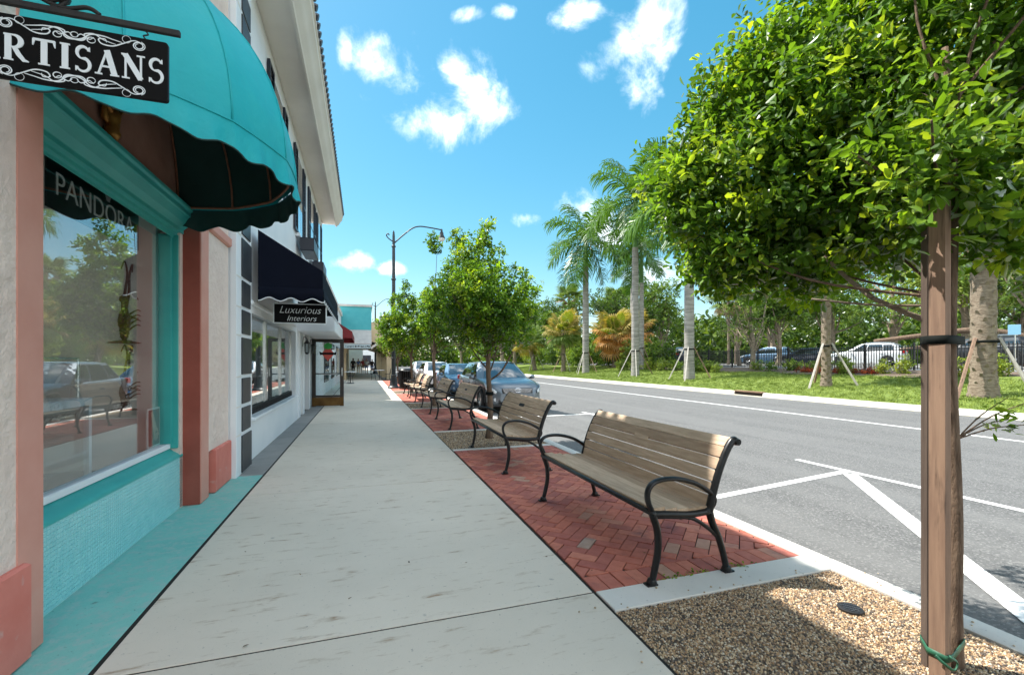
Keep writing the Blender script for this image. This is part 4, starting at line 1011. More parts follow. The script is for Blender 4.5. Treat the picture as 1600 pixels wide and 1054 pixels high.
MB().prism([(.6, 2.30), (1.0, 2.62), (1.4, 2.66), (1.75, 2.45), (2.2, 1.9), (2.2, 2.1), (1.8, 2.62), (1.4, 2.82), (1.0, 2.80), (.6, 2.5)], AY - .12, AY - .01, 'y').build('arch_trim', CREAM, ar)
for yy in (41, 46, 51, 57): MB().box(1.55, 1.95, yy, yy + .4, .003, 2.7).build('pillar', YELLOWW, ar)
MB().box(-8, 1.9, AY + .5, 58, 2.75, 3.0).build('arcade_ceiling', CREAM, ar)
MB().box(-8, -1.6, AY + .41, 58, .003, 2.75).build('shop_wall', YELLOWW, ar)
for yy in (38, 42, 46, 50): MB().box(-1.6, -1.57, yy, yy + 2.6, .1, 2.2).build('shop_window', SHUTTER, ar)
sg = thing('arcade_sign', 'pale blue sign board over the arcade entrance', 'sign', (-.4, AY - 1.2, 2.4))
MB().box(-1.3, .55, AY - 1.18, AY - 1.12, 2.34, 2.64).build('board', material('sign_blue', (.42, .52, .55)), sg)
mb = MB(); rr = random.Random(8); x = -1.2
while x < .42:
    w = rr.uniform(.05, .1); mb.box(x, x + w*.35, AY - 1.19, AY - 1.181, 2.42, 2.56); mb.box(x + w*.4, x + w, AY - 1.19, AY - 1.181, 2.42 + rr.choice((0, .05, .1)), 2.46 + rr.choice((0, .05, .1))); x += w + .04
mb.build('worn_lettering', SHUTTER, sg)
fb = thing('far_building', 'cream building rising behind the arcade', 'building', (-3, 66, 0))
MB().box(-9, 0.0, 60, 78, 0, 7.4).build('wall', CREAM, fb); MB().box(-9.2, .2, 59.8, 78.2, 7.4, 7.8).build('parapet', YELLOWW, fb)
eb = thing('far_building', 'low white building closing the far end of the walk', 'building', (0, 100, 0))
MB().box(-12, 5, 98, 112, 0, 5).build('wall', WHITE, eb); MB().box(-12.2, 5.2, 97.8, 112.2, 5, 5.4).build('parapet', YELLOWW, eb)
for x in (-6, -3, 0, 3): MB().box(x, x + 1.6, 97.97, 97.99, .6, 2.6).build('window', SHUTTER, eb)

# ------------------------------------------------------------------ benches
TEAK = material('weathered_teak', (.40, .275, .18), (.58, .43, .295), rough=.75, scale=5, stretch=(9, .9, 9), bump=.35, bscale=30, bdist=.003, lo=.3, hi=.7,
                objrand=[(0, (.78, .75, .72)), (.5, (1, 1, 1)), (1, (1.18, 1.2, 1.22))])
def make_bench():
    """bench at the origin: faces -X, runs along +Y from 0; front foot at x = 0"""
    L = 1.86; b = thing('park_bench', 'x', 'bench', (0, 0, 0), 'wooden benches in a row along the curb')
    for k, y in enumerate((0.03, L - .03)):
        e = MB()
        def T(pts, r, flat=(1.15, 1), n=8): e.tube([(p[0], y, p[1]) for p in (Vector((q[0], q[1], 0)) for q in pts)], r, n, True, flat)
        def S(pts, m=6): return [(q.x, q.y) for q in smooth_path([(p[0], p[1], 0) for p in pts], m)]
        e1 = S([(-.01, .02), (.012, .10), (.035, .22), (.03, .34), (.0, .43), (-.005, .455)])
        T(e1, [.019 + .006*(i/len(e1)) for i in range(len(e1))])
        fl = MB()
        leg = e.build('front_leg', IRON, b, 'all'); e = MB()
        e1 = S([(.57, .02), (.545, .12), (.505, .24), (.455, .34), (.43, .42)])
        T(e1, [.019 + .005*(i/len(e1)) for i in range(len(e1))]); e.build('rear_leg', IRON, b, 'all'); e = MB()
        T(S([(.0, .445), (.12, .432), (.28, .415), (.43, .42)]), .022)
        T(S([(.02, .425), (.16, .41), (.30, .385), (.42, .31), (.505, .235)]), .013)
        e.build('seat_support', IRON, b, 'all'); e = MB()
        up = S([(.43, .42), (.455, .52), (.50, .66), (.56, .79), (.615, .868), (.645, .872), (.655, .855)])
        T(up, [.024]*(len(up)-8) + [.023, .022, .022, .022, .021, .020, .018, .014]); e.build('back_upright', IRON, b, 'all'); e = MB()
        lp = S([(.0, .45), (-.035, .52), (-.04, .585), (-.005, .635), (.07, .655), (.18, .65), (.31, .615), (.41, .56), (.465, .51), (.455, .455), (.40, .425)])
        T(lp, .0175, (1.35, .9)); e.build('arm_loop', IRON, b, 'all')
        for x in (-.01, .57):
            MB().lathe([(.03, 0), (.034, .012), (.026, .035), (.012, .04)], (x, y, 0.008), 12).build('foot', IRON, b, True)
            MB().box(x - .045 if x < .1 else x - .03, x + .03 if x < .1 else x + .045, y - .025, y + .025, .006, .016).build('foot_plate', IRON, b)
        MB().lathe([(.0, -.03), (.022, -.03), (.026, 0), (.022, .03), (0, .03)], (.645, y, .862), 12, 'y', False).build('scroll_end', IRON, b, True)
    MB().tube([(-.012, .0, .452), (-.012, L, .452)], .017, 8).build('front_rail', IRON, b, 'all')
    MB().tube([(.632, .0, .868), (.632, L, .868)], .016, 8).build('top_rail', IRON, b, 'all')
    MB().tube([(.28, .03, .40), (.28, L - .03, .40)], .012, 6).build('stretcher', IRON, b, 'all')
    seat = [(.045, .470, 2), (.135, .456, 3), (.225, .446, 3), (.315, .441, 2), (.395, .443, -6)]
    back = [(.441, .480, 76), (.459, .561, 74), (.484, .641, 71), (.515, .719, 67), (.552, .792, 62), (.597, .856, 53)]
    def slat(c, wd, tilt):
        a = R(tilt); dx, dz = math.cos(a), math.sin(a); nx, nz = -dz, dx; h = wd/2; t = .012; e = .005
        pts = []
        for s, u in ((-h+e, -t), (h-e, -t), (h, -t+e), (h, t-e), (h-e, t), (-h+e, t), (-h, t-e), (-h, -t+e)): pts.append((c[0] + dx*s + nx*u, c[1] + dz*s + nz*u))
        return MB().prism(pts, .03, L - .03, 'y')
    for x, z, t in seat: slat((x, z), .087, t).build('seat_slat', TEAK, b)
    for x, z, t in back: slat((x, z), .077, t).build('back_slat', TEAK, b)
    a = R(68); nx, nz = -math.sin(a), math.cos(a)
    for x, z, yc in ((.534, .757, .93),):
        pl = MB(); c = Vector((x + nx*.0135, yc, z + nz*.0135)); dv = Vector((math.cos(R(65)), 0, math.sin(R(65)))) * .022; n = Vector((nx, 0, nz)) * .003
        w = Vector((0, .10, 0))
        vs = [c - dv - w, c - dv + w, c + dv + w, c + dv - w]; pl.add([*vs, *[v + n for v in vs]], [(4, 5, 6, 7)[::-1], (0, 1, 5, 4), (1, 2, 6, 5), (2, 3, 7, 6), (3, 0, 4, 7)])
        pl.build('plaque', DARKIRON, b)
    return b
bench = make_bench()
bench.location = (1.725, 2.40, 0)
bench['label'] = 'weathered wooden bench with black iron arms closest to the near gravel pit'
for y, lab in ((5.36, 'second bench from the near gravel pit, dark plaque on its back'), (9.15, 'third bench along the curb, just past the second street tree'),
               (12.05, 'fourth bench along the curb, beside the grey car'), (15.7, 'fifth bench along the curb, past the third street tree'), (18.3, 'farthest bench in the row, near the litter bin')):
    copy_tree(bench, None, (1.69, y, 0), 0, lab)

for c_ in bench.children:
    if c_.name.startswith('plaque'): c_.data = c_.data.copy(); c_.data.materials[0] = TEAK

# ------------------------------------------------------------------ street lamps
LAMPP = material('lamp_paint', (.012, .017, .02), (.02, .026, .03), rough=.45, scale=10, coat=.1)
FROST = material('frosted_globe', (.75, .77, .74), rough=.35)
def make_lamp():
    t = thing('street_lamp', 'x', 'street lamp', (0, 0, 0), 'tall black street lamps')
    MB().lathe([(.30, 0), (.30, .06), (.25, .10), (.20, .16), (.175, .45), (.15, .55), (.13, .62), (.145, .66), (.115, .72)], (0, 0, 0), 16).build('base', LAMPP, t, True)
    MB().lathe([(.112, .70), (.10, 3.0), (.085, 6.2), (.075, 7.3), (.11, 7.32), (.11, 7.38), (.07, 7.42), (.065, 7.95), (.05, 8.0), (.06, 8.05), (.02, 8.18)], (0, 0, 0), 14).build('pole', LAMPP, t, True)
    for z in (1.5, 3.1, 5.6): MB().lathe([(.10, 0), (.125, .02), (.125, .08), (.10, .10)], (0, 0, z), 14).build('collar', LAMPP, t, True)
    MB().tube(smooth_path([(.05, 0, 7.55), (.45, 0, 7.95), (.95, 0, 8.38), (1.35, 0, 8.52), (1.9, 0, 8.50), (2.5, 0, 8.44)]), .035, 8).build('arm', LAMPP, t, 'all')
    MB().tube(smooth_path([(-.02, 0, 7.6), (-.25, 0, 7.75), (-.36, 0, 7.9), (-.28, 0, 8.0), (-.22, 0, 7.92)]), .03, 7).build('scroll', LAMPP, t, 'all')
    h = MB().lathe([(.03, .05), (.05, 0), (.06, -.1), (.10, -.16), (.11, -.28), (.19, -.42), (.20, -.46)], (2.5, 0, 8.44), 14).build('lamp_head', LAMPP, t, True)
    MB().lathe([(.185, -.46), (.17, -.53), (.10, -.60), (0.01, -.62)], (2.5, 0, 8.44), 14).build('lens', FROST, h, True)
    MB().tube(smooth_path([(-.05, 0, 2.75), (-.25, 0, 2.8), (-.42, 0, 2.72), (-.48, 0, 2.85)]), .03, 7).build('side_arm', LAMPP, t, 'all')
    g = MB().lathe([(.10, 0), (.17, .10), (.23, .30), (.24, .45), (.23, .62)], (-.48, 0, 2.98), 16).build('globe', FROST, t, True)
    MB().lathe([(.07, -.14), (.11, -.04), (.12, 0)], (-.48, 0, 2.98), 12).build('holder', LAMPP, g, True)
    MB().lathe([(.25, .62), (.22, .68), (.1, .78), (.04, .84), (.05, .9), (.02, .98)], (-.48, 0, 2.98), 14).build('cap', LAMPP, g, True)
    return t
lamp = make_lamp(); lamp.location = (1.52, 24.4, 0); lamp['label'] = 'nearest tall dark street lamp with curved arm and white globe'
copy_tree(lamp, None, (1.35, 54, 0), 0, 'farther street lamp rising beyond the arcade gable')

# ------------------------------------------------------------------ litter bin, cafe tables and chairs
lb = thing('litter_bin', 'black slatted litter bin beside the nearest street lamp', 'litter bin', (2.05, 23.3, 0))
for k in range(22):
    a = 2*math.pi*k/22; x, y = 2.05 + .30*math.cos(a), 23.3 + .30*math.sin(a)
    MB().tube([(x, y, .03), (x + .02*math.cos(a), y + .02*math.sin(a), .5), (x + .05*math.cos(a), y + .05*math.sin(a), .92)], .022, 5).build('slat', IRON, lb)
MB().lathe([(.27, .05), (.28, .9)], (2.05, 23.3, 0), 16).build('liner', SIGNBLACK, lb, True)
MB().lathe([(.34, .93), (.37, .96), (.34, 1.0), (.20, 1.04), (.19, .98)], (2.05, 23.3, 0), 20, cap=False).build('rim', IRON, lb, True)
def cafe_table(x, y, lab):
    t = thing('cafe_table', lab, 'table', (x, y, 0), 'small round cafe tables')
    MB().lathe([(.05, .72), (.36, .72), (.37, .735), (.36, .75), (.02, .755)], (x, y, 0), 20).build('top', WHITE, t, True)
    MB().lathe([(.03, .03), (.03, .72)], (x, y, 0), 8).build('stem', IRON, t); MB().lathe([(.24, 0.004), (.22, .03), (.04, .05)], (x, y, 0), 14).build('foot', IRON, t, True)
cafe_table(1.15, 34.8, 'small white cafe table just before the arcade arch'); cafe_table(-.75, 30.2, 'small white cafe table against the low shop wall'); cafe_table(2.1, 29.0, 'small white cafe table on the brick beyond the street lamp')
def make_chair():
    t = thing('cafe_chair', 'x', 'chair', (0, 0, 0), 'dark metal cafe chairs')
    MB().lathe([(.02, .44), (.2, .44), (.21, .455), (.2, .47), (.02, .465)], (0, 0, 0), 14).build('seat', IRON, t, True)
    for a in (45, 135, 225, 315): MB().tube([(.15*math.cos(R(a)), .15*math.sin(R(a)), .44), (.22*math.cos(R(a)), .22*math.sin(R(a)), .004)], .013, 5).build('leg', IRON, t)
    MB().tube(smooth_path([(.14, -.18, .45), (.20, -.19, .75), (.22, 0, .88), (.20, .19, .75), (.14, .18, .45)]), .014, 6).build('back_hoop', IRON, t, 'all')
    for y in (-.09, 0, .09): MB().tube([(.19, y, .46), (.215, y, .84)], .009, 5).build('back_bar', IRON, t)
    return t
ch = make_chair(); ch.location = (1.75, 34.9, 0); ch['label'] = 'dark cafe chair right of the table before the arch'
for x, y, a, lab in ((.75, 35.5, 180, 'dark cafe chair behind the table before the arch'), (2.65, 29.2, 10, 'dark cafe chair on the curb side of the brick table'), (1.95, 28.2, -80, 'dark cafe chair on the near side of the brick table'), (-.75, 31.1, 90, 'dark cafe chair by the low shop wall')):
    copy_tree(ch, None, (x, y, 0), R(a), lab)

# ------------------------------------------------------------------ people far down the walk
def person(x, y, face, top, legs, skin, stride, lab, h=1.7, bag=None):
    p = thing('person', lab, 'person', (x, y, 0), 'people walking under the arcade')
    p.rotation_euler = (0, 0, face)
    k = h / 1.7
    def skinned(name, V, E, rad, m, root=0):
        me = bpy.data.meshes.new(name); me.from_pydata([(a*k, b*k, c*k) for a, b, c in V], E, []); me.materials.append(m)
        o = link(name, me, p); sk = o.modifiers.new('skin', 'SKIN'); sk.use_smooth_shade = True
        for i, r in enumerate(rad): me.skin_vertices[0].data[i].radius = (r*k, r*k*.85)
        me.skin_vertices[0].data[root].use_root = True
        o.modifiers.new('sub', 'SUBSURF').levels = 1
        o.modifiers['sub'].render_levels = 1
        return o
    s = stride
    V = [(0, 0, .92), (0, 0, 1.12), (0, 0, 1.34), (0, 0, 1.45), (0, .01, 1.53), (0, .02, 1.62), (0, .02, 1.70),
         (-.09, 0, .86), (-.10, s*.5, .47), (-.10, s*.9 - .05*abs(s), .08), (-.10, s*.9 + .11, .03), (.09, 0, .86), (.10, -s*.35, .47), (.10, -s*.9, .08), (.10, -s*.9 + .13, .03),
         (-.17, 0, 1.37), (-.22, -s*.3, 1.12), (-.21, -s*.5 + .06, .88), (-.21, -s*.5 + .09, .78), (.17, 0, 1.37), (.22, s*.3, 1.12), (.21, s*.5 + .06, .88), (.21, s*.5 + .09, .78)]
    E = [(0, 1), (1, 2), (2, 3), (3, 4), (4, 5), (5, 6), (0, 7), (7, 8), (8, 9), (9, 10), (0, 11), (11, 12), (12, 13), (13, 14), (2, 15), (15, 16), (16, 17), (17, 18), (2, 19), (19, 20), (20, 21), (21, 22)]
    rad = [.14, .125, .15, .055, .06, .095, .07, .085, .06, .042, .035, .085, .06, .042, .035, .06, .045, .035, .035, .06, .045, .035, .035]
    skinned('body', V, E, rad, skin)
    skinned('shirt', [(0, 0, .95), (0, 0, 1.14), (0, 0, 1.36), (-.17, 0, 1.37), (-.215, -s*.25, 1.16), (.17, 0, 1.37), (.215, s*.25, 1.16)], [(0, 1), (1, 2), (2, 3), (3, 4), (2, 5), (5, 6)], [.155, .145, .165, .072, .062, .072, .062], top)
    skinned('trousers', [(0, 0, .93), (-.09, 0, .85), (-.10, s*.47, .50), (.09, 0, .85), (.10, -s*.33, .50)], [(0, 1), (1, 2), (0, 3), (3, 4)], [.15, .10, .075, .10, .075], legs)
    skinned('hair', [(0, -.015, 1.60), (0, 0, 1.69)], [(0, 1)], [.098, .088], SIGNBLACK)
SK1 = material('skin', (.42, .24, .17)); SK2 = material('skin_dark', (.16, .08, .05))
C1 = material('shirt_white', (.7, .7, .7)); C2 = material('shirt_blue', (.08, .16, .4)); C3 = material('cloth_black', (.02, .02, .025)); C4 = material('shirt_red', (.4, .05, .06)); C5 = material('khaki', (.35, .27, .17))
person(-.9, 47, R(0), C3, C3, SK2, .18, 'person in black walking along the shop wall under the arcade')
person(.35, 50, R(180), C1, C2, SK1, .2, 'person in white shirt and blue trousers walking under the arcade')
person(.0, 53, R(175), C4, C5, SK1, -.2, 'person in red shirt behind the white-shirted walker')
person(-.5, 56, R(0), C2, C5, SK1, .15, 'person in blue shirt farthest down the walk')
person(1.0, 54, R(180), C3, C2, SK2, -.15, 'person in dark top on the curb side of the arcade', 1.62)

# ------------------------------------------------------------------ cars
def car_paint(name, c, c2=None, metal=.35): return material(name, c, rough=.42, metal=metal, coat=.8)
TYRE = material('tyre_rubber', (.012, .012, .013), rough=.85); ALLOY = material('alloy_rim', (.45, .46, .47), rough=.3, metal=.8)
HEADL = material('headlamp_glass', (.55, .58, .60), rough=.12, coat=1, metal=.3); CHROME = material('chrome', (.75, .76, .78), rough=.12, metal=1)
BLKPLAS = material('black_plastic', (.012, .012, .013), rough=.5); TAILR = material('tail_lamp', (.35, .01, .01), rough=.2, coat=1); PLATEB = material('plate_blue', (.05, .26, .55), rough=.4)
SEATF = material('car_seat', (.06, .06, .065), rough=.9)
def make_car(paint, L=4.75, W=1.88, H=1.60, suv=False):
    """car at the origin, nose towards -Y, wheels on z = 0"""
    t = thing('parked_car', 'x', 'car', (0, 0, 0))
    hw = W/2
    # lower body: stations along the length
    ks = np.array([0, .04, .10, .22, .55, .95, 1.25, 1.6, 2.4, 3.2, 3.9, 4.35, 4.62, 4.72, 4.75]) * L / 4.75
    zt = np.interp(np.linspace(0, 1, 80), ks / L, [.62, .72, .80, .86, .93, .985, 1.02, 1.035, 1.045, 1.06, 1.085, 1.09, 1.05, .95, .82]) * H / 1.60
    wd = np.interp(np.linspace(0, 1, 80), ks / L, [.56, .68, .78, .86, .92, .95, .965, .98, 1.0, 1.0, .985, .955, .90, .84, .74]) * hw
    zb0 = np.interp(np.linspace(0, 1, 80), ks / L, [.34, .28, .24, .22, .20, .20, .20, .20, .20, .20, .20, .22, .28, .33, .40])
    def sm(a):
        a = np.array(a)
        for _ in range(3): a[1:-1] = (a[:-2] + 2*a[1:-1] + a[2:]) / 4
        return a
    zt, wd = sm(zt), sm(wd)
    ax = (.93 * L/4.75, 3.72 * L/4.75); wr = .365 if suv else .345; arch = wr + .055
    rows = []
    ss = np.linspace(0, L, 80)
    for i, s in enumerate(ss):
        zb = zb0[i]
        for a in ax:
            d = abs(s - a)
            if d < arch: zb = max(zb, wr + math.sqrt(arch*arch - d*d))
        w, z1 = wd[i], zt[i]; zm = zb + (z1 - zb) * .55
        sec = [(w*.93, zb), (w*.985, zb + .03), (w*1.0, zb + (z1-zb)*.3), (w*1.0, zm), (w*.985, zb + (z1-zb)*.74), (w*.97, z1 - .07), (w*.93, z1 - .02), (w*.82, z1 + .012), (w*.55, z1 + .03), (w*.28, z1 + .038), (0, z1 + .04)]
        full = sec + [(-x, z) for x, z in sec[-2::-1]]
        rows.append([(x, s - 0, z) for x, z in full])
    mb = MB(); m = len(rows[0])
    mb.add([p for r in rows for p in r], [(i*m+j, i*m+j+1, (i+1)*m+j+1, (i+1)*m+j) for i in range(79) for j in range(m-1)] + [tuple(range(m)), tuple(79*m + j for j in range(m-1, -1, -1))])
    body = mb.build('body', paint, t, True)
    MB().box(-hw*.9, hw*.9, .12, L - .12, .19, .30).build('underbody', BLKPLAS, t)
    for a in ax: MB().box(-hw*.93, hw*.93, a - arch, a + arch, .28, .74).build('wheel_well', BLKPLAS, t)
    # greenhouse: belt loop to roof loop
    zb = 1.0 * H/1.60; zr = H - .05
    f0, f1 = 1.12*L/4.75, 2.18*L/4.75; r0, r1 = (4.52 if suv else 4.55)*L/4.75, (4.25 if suv else 4.0)*L/4.75
    wb_, wt = hw*.925, hw*.68
    belt = {'A': (wb_*.88, f0 + .10), 'A2': (wb_, f0 + .42), 'B': (wb_*1.005, 2.45*L/4.75), 'C': (wb_*1.0, 3.45*L/4.75), 'D': (wb_*.97, r0 - .35), 'E': (wb_*.84, r0)}
    roof = {'A': (wt*.90, f1), 'A2': (wt, f1 + .14), 'B': (wt*1.02, 2.62*L/4.75), 'C': (wt*1.0, 3.42*L/4.75), 'D': (wt*.97, r1 - .22), 'E': (wt*.86, r1)}
    dz = .03
    def P(k, s, f):
        b, r = belt[k], roof[k]; bul = .035*math.sin(math.pi*f)
        return Vector((s*(b[0] + (r[0]-b[0])*f + bul*(k not in 'AE')), b[1] + (r[1]-b[1])*f - (bul if k == 'A' else -bul if k == 'E' else 0), zb + (zr - (.06 if k in ('E',) else 0) - zb)*f))
    def panel(a, b, s0, s1, f0_, f1_, ina=0, inb=0, out=0.0):
        mb = MB()
        def fn(u, v):
            f = f0_ + (f1_-f0_)*v; p, q = P(a, s0, f), P(b, s1, f); u2 = ina + (1-ina-inb)*u
            r = p.lerp(q, u2)
            if a == b: r.y += -(1-(2*u2-1)**2)*.10 if a == 'A' else (1-(2*u2-1)**2)*.06
            if out: r.x += out*(1 if r.x > 0 else -1)*(a != b); r.y += (-out if a == 'A' else out)*(a == b); r.z += out*.3
            return r
        return mb.grid(fn, 8, 5)
    # painted shell of pillars (slightly inside), then glass on top
    sh = MB()
    for s in (1, -1):
        for a, b in (('A', 'A2'), ('A2', 'B'), ('B', 'C'), ('C', 'D'), ('D', 'E')):
            q = panel(a, b, s, s, 0, 1)
            sh.add(q.v, q.f)
    ws = panel('A', 'A', 1, -1, 0, 1); rw = panel('E', 'E', 1, -1, 0, 1)
    for q in (ws, rw): sh.add(q.v, q.f)
    sh.build('pillars', paint, t, True)
    keys = ['A', 'A2', 'B', 'C', 'D', 'E']
    ring = [P(k, 1, 1) for k in keys] + [P(k, -1, 1) for k in keys[::-1]]
    def roofpt(u, v):
        y0_, y1_ = roof['A'][1] - .10, roof['E'][1] + .06; y = y0_ + (y1_-y0_)*u
        w = np.interp(y, [roof[k][1] for k in keys], [roof[k][0] for k in keys]); x = (2*v-1)*w
        if u in (0, 1): pass
        edge = abs(2*v-1)**4; e2 = (2*u-1)**8
        return (x, y if 0 < u < 1 else y, zr + .05*(1-edge)*(1-e2*.8) - (.06*max(0, (u-.8)/.2)) - .004)
    MB().grid(roofpt, 16, 12).build('roof', paint, t, 'all')
    panel('A', 'A', 1, -1, .04, .95, .035, .035, .012).build('windshield', bw('car_glass_dark'), t, 'all')
    panel('E', 'E', 1, -1, .10, .92, .06, .06, .012).build('rear_window', bw('car_glass_dark'), t, 'all')
    for s in (1, -1):
        panel('A2', 'B', s, s, .06, .90, .05, .04, .010).build('side_window', bw('car_glass_dark'), t, 'all')
        panel('B', 'C', s, s, .06, .90, .04, .04, .010).build('side_window', bw('car_glass_dark'), t, 'all')
        panel('C', 'D', s, s, .10, .86, .06, .12, .010).build('side_window', bw('car_glass_dark'), t, 'all')
        mr = MB().lathe([(.0, -.09), (.05, -.08), (.075, -.02), (.07, .05), (.03, .08), (0, .085)], (s*(hw + .10), f0 + .42, zb + .06), 10, 'x', False).build('mirror', paint, t, 'all')
        MB().box(s*(hw+.03) - .05, s*(hw+.03) + .05, f0 + .40, f0 + .45, zb - .01, zb + .03).build('mirror_stalk', BLKPLAS, t)
        for yy in (2.35, 3.3): MB().box(s*hw*1.0 - .012, s*hw*1.0 + .018, yy*L/4.75, yy*L/4.75 + .2, .86*H/1.6, .90*H/1.6, .008).build('door_handle', paint, t)
        for yy in (1.42, 2.52, 3.42): MB().box(s*hw*.995 - .004, s*hw*.995 + .0045, yy*L/4.75, yy*L/4.75 + .008, .34, .93*H/1.6).build('door_gap', BLKPLAS, t)
        # head lamp: a swept patch of the front wing, set proud of the paint
        hl = MB(); hv = []
        for i_ in range(1, 12):
            for j_ in range(4):
                q = rows[i_][3 + j_ if s > 0 else m - 4 - j_]; z0_, z1_ = rows[i_][3][2], rows[i_][6][2]
                f = .38 + .10*(i_-1)/10 + (.52 - .12*abs(i_-4)/7)*j_/3; za = z0_ + (z1_-z0_)*min(f, .97); xa = abs(rows[i_][3][0]) + (abs(rows[i_][6][0]) - abs(rows[i_][3][0]))*max(0, f-.45)
                hv.append((s*(xa + .014), q[1] - .014, za))
        hl.add(hv, [(a*4+b, a*4+b+1, a*4+b+5, a*4+b+4) for a in range(10) for b in range(3)]); hl.build('headlight', HEADL, t, 'all', solid=.01)
        MB().lathe([(.0, -.03), (.055, -.03), (.06, 0), (.045, .01), (0, .012)], (s*hw*.70, .10, .40), 12, 'y', False).build('fog_lamp', HEADL, t, True)
        MB().box(s*hw*.80 - .13, s*hw*.80 + .11, L - .24, L - .06, .88*H/1.6, 1.06*H/1.6, .02).build('tail_light', TAILR, t)
        for a in ax:
            c = (s*(hw - .11), a, wr)
            wh = MB().lathe([(wr*.66, -.11), (wr*.9, -.115), (wr*.985, -.09), (wr, -.04), (wr, .04), (wr*.985, .09), (wr*.9, .115), (wr*.66, .11)], c, 28, 'x', False).build('wheel', TYRE, t, True)
            rim = MB(); o = .085*s
            rim.lathe([(wr*.68, o*.2), (wr*.68, o), (wr*.63, o), (wr*.60, o*.3)], c, 28, 'x', False)
            rim.lathe([(.0, o*.9), (.05, o*.9), (.06, o*.5)], c, 12, 'x', False)
            for k in range(5):
                an = 2*math.pi*k/5 + .3
                for dd in (-.16, .16):
                    rim.tube([(c[0] + o*.75, c[1] + .05*math.cos(an), c[2] + .05*math.sin(an)), (c[0] + o*.85, c[1] + wr*.64*math.cos(an + dd), c[2] + wr*.64*math.sin(an + dd))], .022, 5)
            rim.build('rim', ALLOY, wh, True)
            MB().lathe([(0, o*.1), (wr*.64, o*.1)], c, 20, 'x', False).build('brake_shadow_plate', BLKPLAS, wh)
    # nose: grille, bars, badge, plate, lower intake
    MB().box(-hw*.50, hw*.50, -.012, .10, .60*H/1.6, .76*H/1.6, .012).build('grille', BLKPLAS, t)
    for k in range(4): MB().box(-hw*.50 + .02*abs(k-3), hw*.50 - .02*abs(k-3), -.024, -.010, (.62 + .036*k)*H/1.6, (.629 + .036*k)*H/1.6, .002).build('grille_bar', CHROME, t)
    bd = MB(); zc = .70*H/1.6
    bd.tube([(.095*math.cos(a*math.pi/12), -.04, zc + .062*math.sin(a*math.pi/12)) for a in range(25)], .008, 6)
    bd.tube([(.034*math.cos(a*math.pi/12), -.042, zc + .058*math.sin(a*math.pi/12)) for a in range(25)], .006, 6)
    bd.tube([(.078*math.cos(a*math.pi/12), -.042, zc + .030 + .024*math.sin(a*math.pi/12)) for a in range(25)], .006, 6)
    bd.build('badge', CHROME, t, 'all')
    MB().box(-.16, .16, -.035, .05, .46*H/1.6, .54*H/1.6, .004).build('number_plate', PLATEB, t)
    MB().box(-hw*.62, hw*.62, .005, .14, .30, .42*H/1.6, .02).build('lower_intake', BLKPLAS, t)
    MB().box(-hw*.86, hw*.86, L - .10, L + .02, .36, .52, .03).build('rear_bumper', BLKPLAS, t)
    # seats seen through the glass
    for s in (1, -1):
        MB().box(s*.38 - .24, s*.38 + .24, 2.35*L/4.75, 2.5*L/4.75, .6, 1.2*H/1.6, .04).build('seat', SEATF, t); MB().box(s*.38 - .12, s*.38 + .12, 2.4*L/4.75, 2.48*L/4.75, 1.2*H/1.6, 1.36*H/1.6, .03).build('headrest', SEATF, t)
    if suv:
        for s in (1, -1): MB().tube(smooth_path([(s*wt*.9, f1 + .25, zr + .03), (s*wt*.92, f1 + .4, zr + .09), (s*wt*.92, r1 - .5, zr + .09), (s*wt*.9, r1 - .3, zr + .02)]), .018, 6).build('roof_rail', CHROME, t, 'all')
    return t
cg = bpy.data.materials.new('car_glass_dark'); cg.use_nodes = True
_b = cg.node_tree.nodes['Principled BSDF']; _b.inputs['Base Color'].default_value = (.012, .018, .02, 1); _b.inputs['Roughness'].default_value = .03; _b.inputs['Coat Weight'].default_value = 1.0; _b.inputs['Coat IOR'].default_value = 1.9; _b.inputs['Coat Roughness'].default_value = 0.0
MATS['car_glass_dark'] = cg
STEEL = car_paint('slate_car_paint', (.15, .175, .20), metal=.6); BLUEC = car_paint('blue_car_paint', (.06, .13, .22)); WHITEC = car_paint('white_car_paint', (.70, .71, .72), metal=0); DKBLUE = car_paint('dark_blue_paint', (.015, .025, .05)); BLACKC = car_paint('black_car_paint', (.012, .012, .014)); SILVC = car_paint('silver_car_paint', (.42, .44, .46), metal=.7)
car = make_car(STEEL, 4.75, 1.9, 1.55); car.location = (4.42, 12.95, -.15); car['label'] = 'slate grey crossover parked nose-on behind the third and fourth benches'; car['group'] = 'cars parked along the curb'
def car_copy(src_mat, new_mat, loc, rz, lab, grp, scale=None, src=None):
    c = copy_tree(src or car, None, loc, rz, lab, scale); c['group'] = grp
    set_mat_tree(c, src_mat, new_mat); return c
car_copy(STEEL, BLUEC, (4.45, 19.6, -.15), R(-1), 'blue-grey car parked behind the slate crossover', 'cars parked along the curb', (.98, .98, .93))
car_copy(STEEL, WHITEC, (4.4, 26.2, -.15), R(1), 'white car third in line along the curb', 'cars parked along the curb', (.98, 1, .98))
car_copy(STEEL, SILVC, (4.45, 33.0, -.15), 0, 'silver car fourth in line along the curb', 'cars parked along the curb')
suv = make_car(WHITEC, 4.8, 1.92, 1.72, True); suv['group'] = 'vehicles in the lot behind the fence'; suv['label'] = 'white sport utility vehicle behind the iron fence'
suv.location = (35.6, 26.8, 1.02); suv.rotation_euler = (0, 0, R(204))
g2 = 'vehicles in the lot behind the fence'
car_copy(WHITEC, DKBLUE, (28.9, 41.2, 1.02), R(186), 'dark blue sport utility vehicle parked beyond the royal palms', g2, None, suv)
car_copy(WHITEC, BLACKC, (34.9, 19.9, 1.02), R(205), 'black sport utility vehicle beyond the thick palm at frame edge', g2, (1.02, 1.02, 1.1), suv)
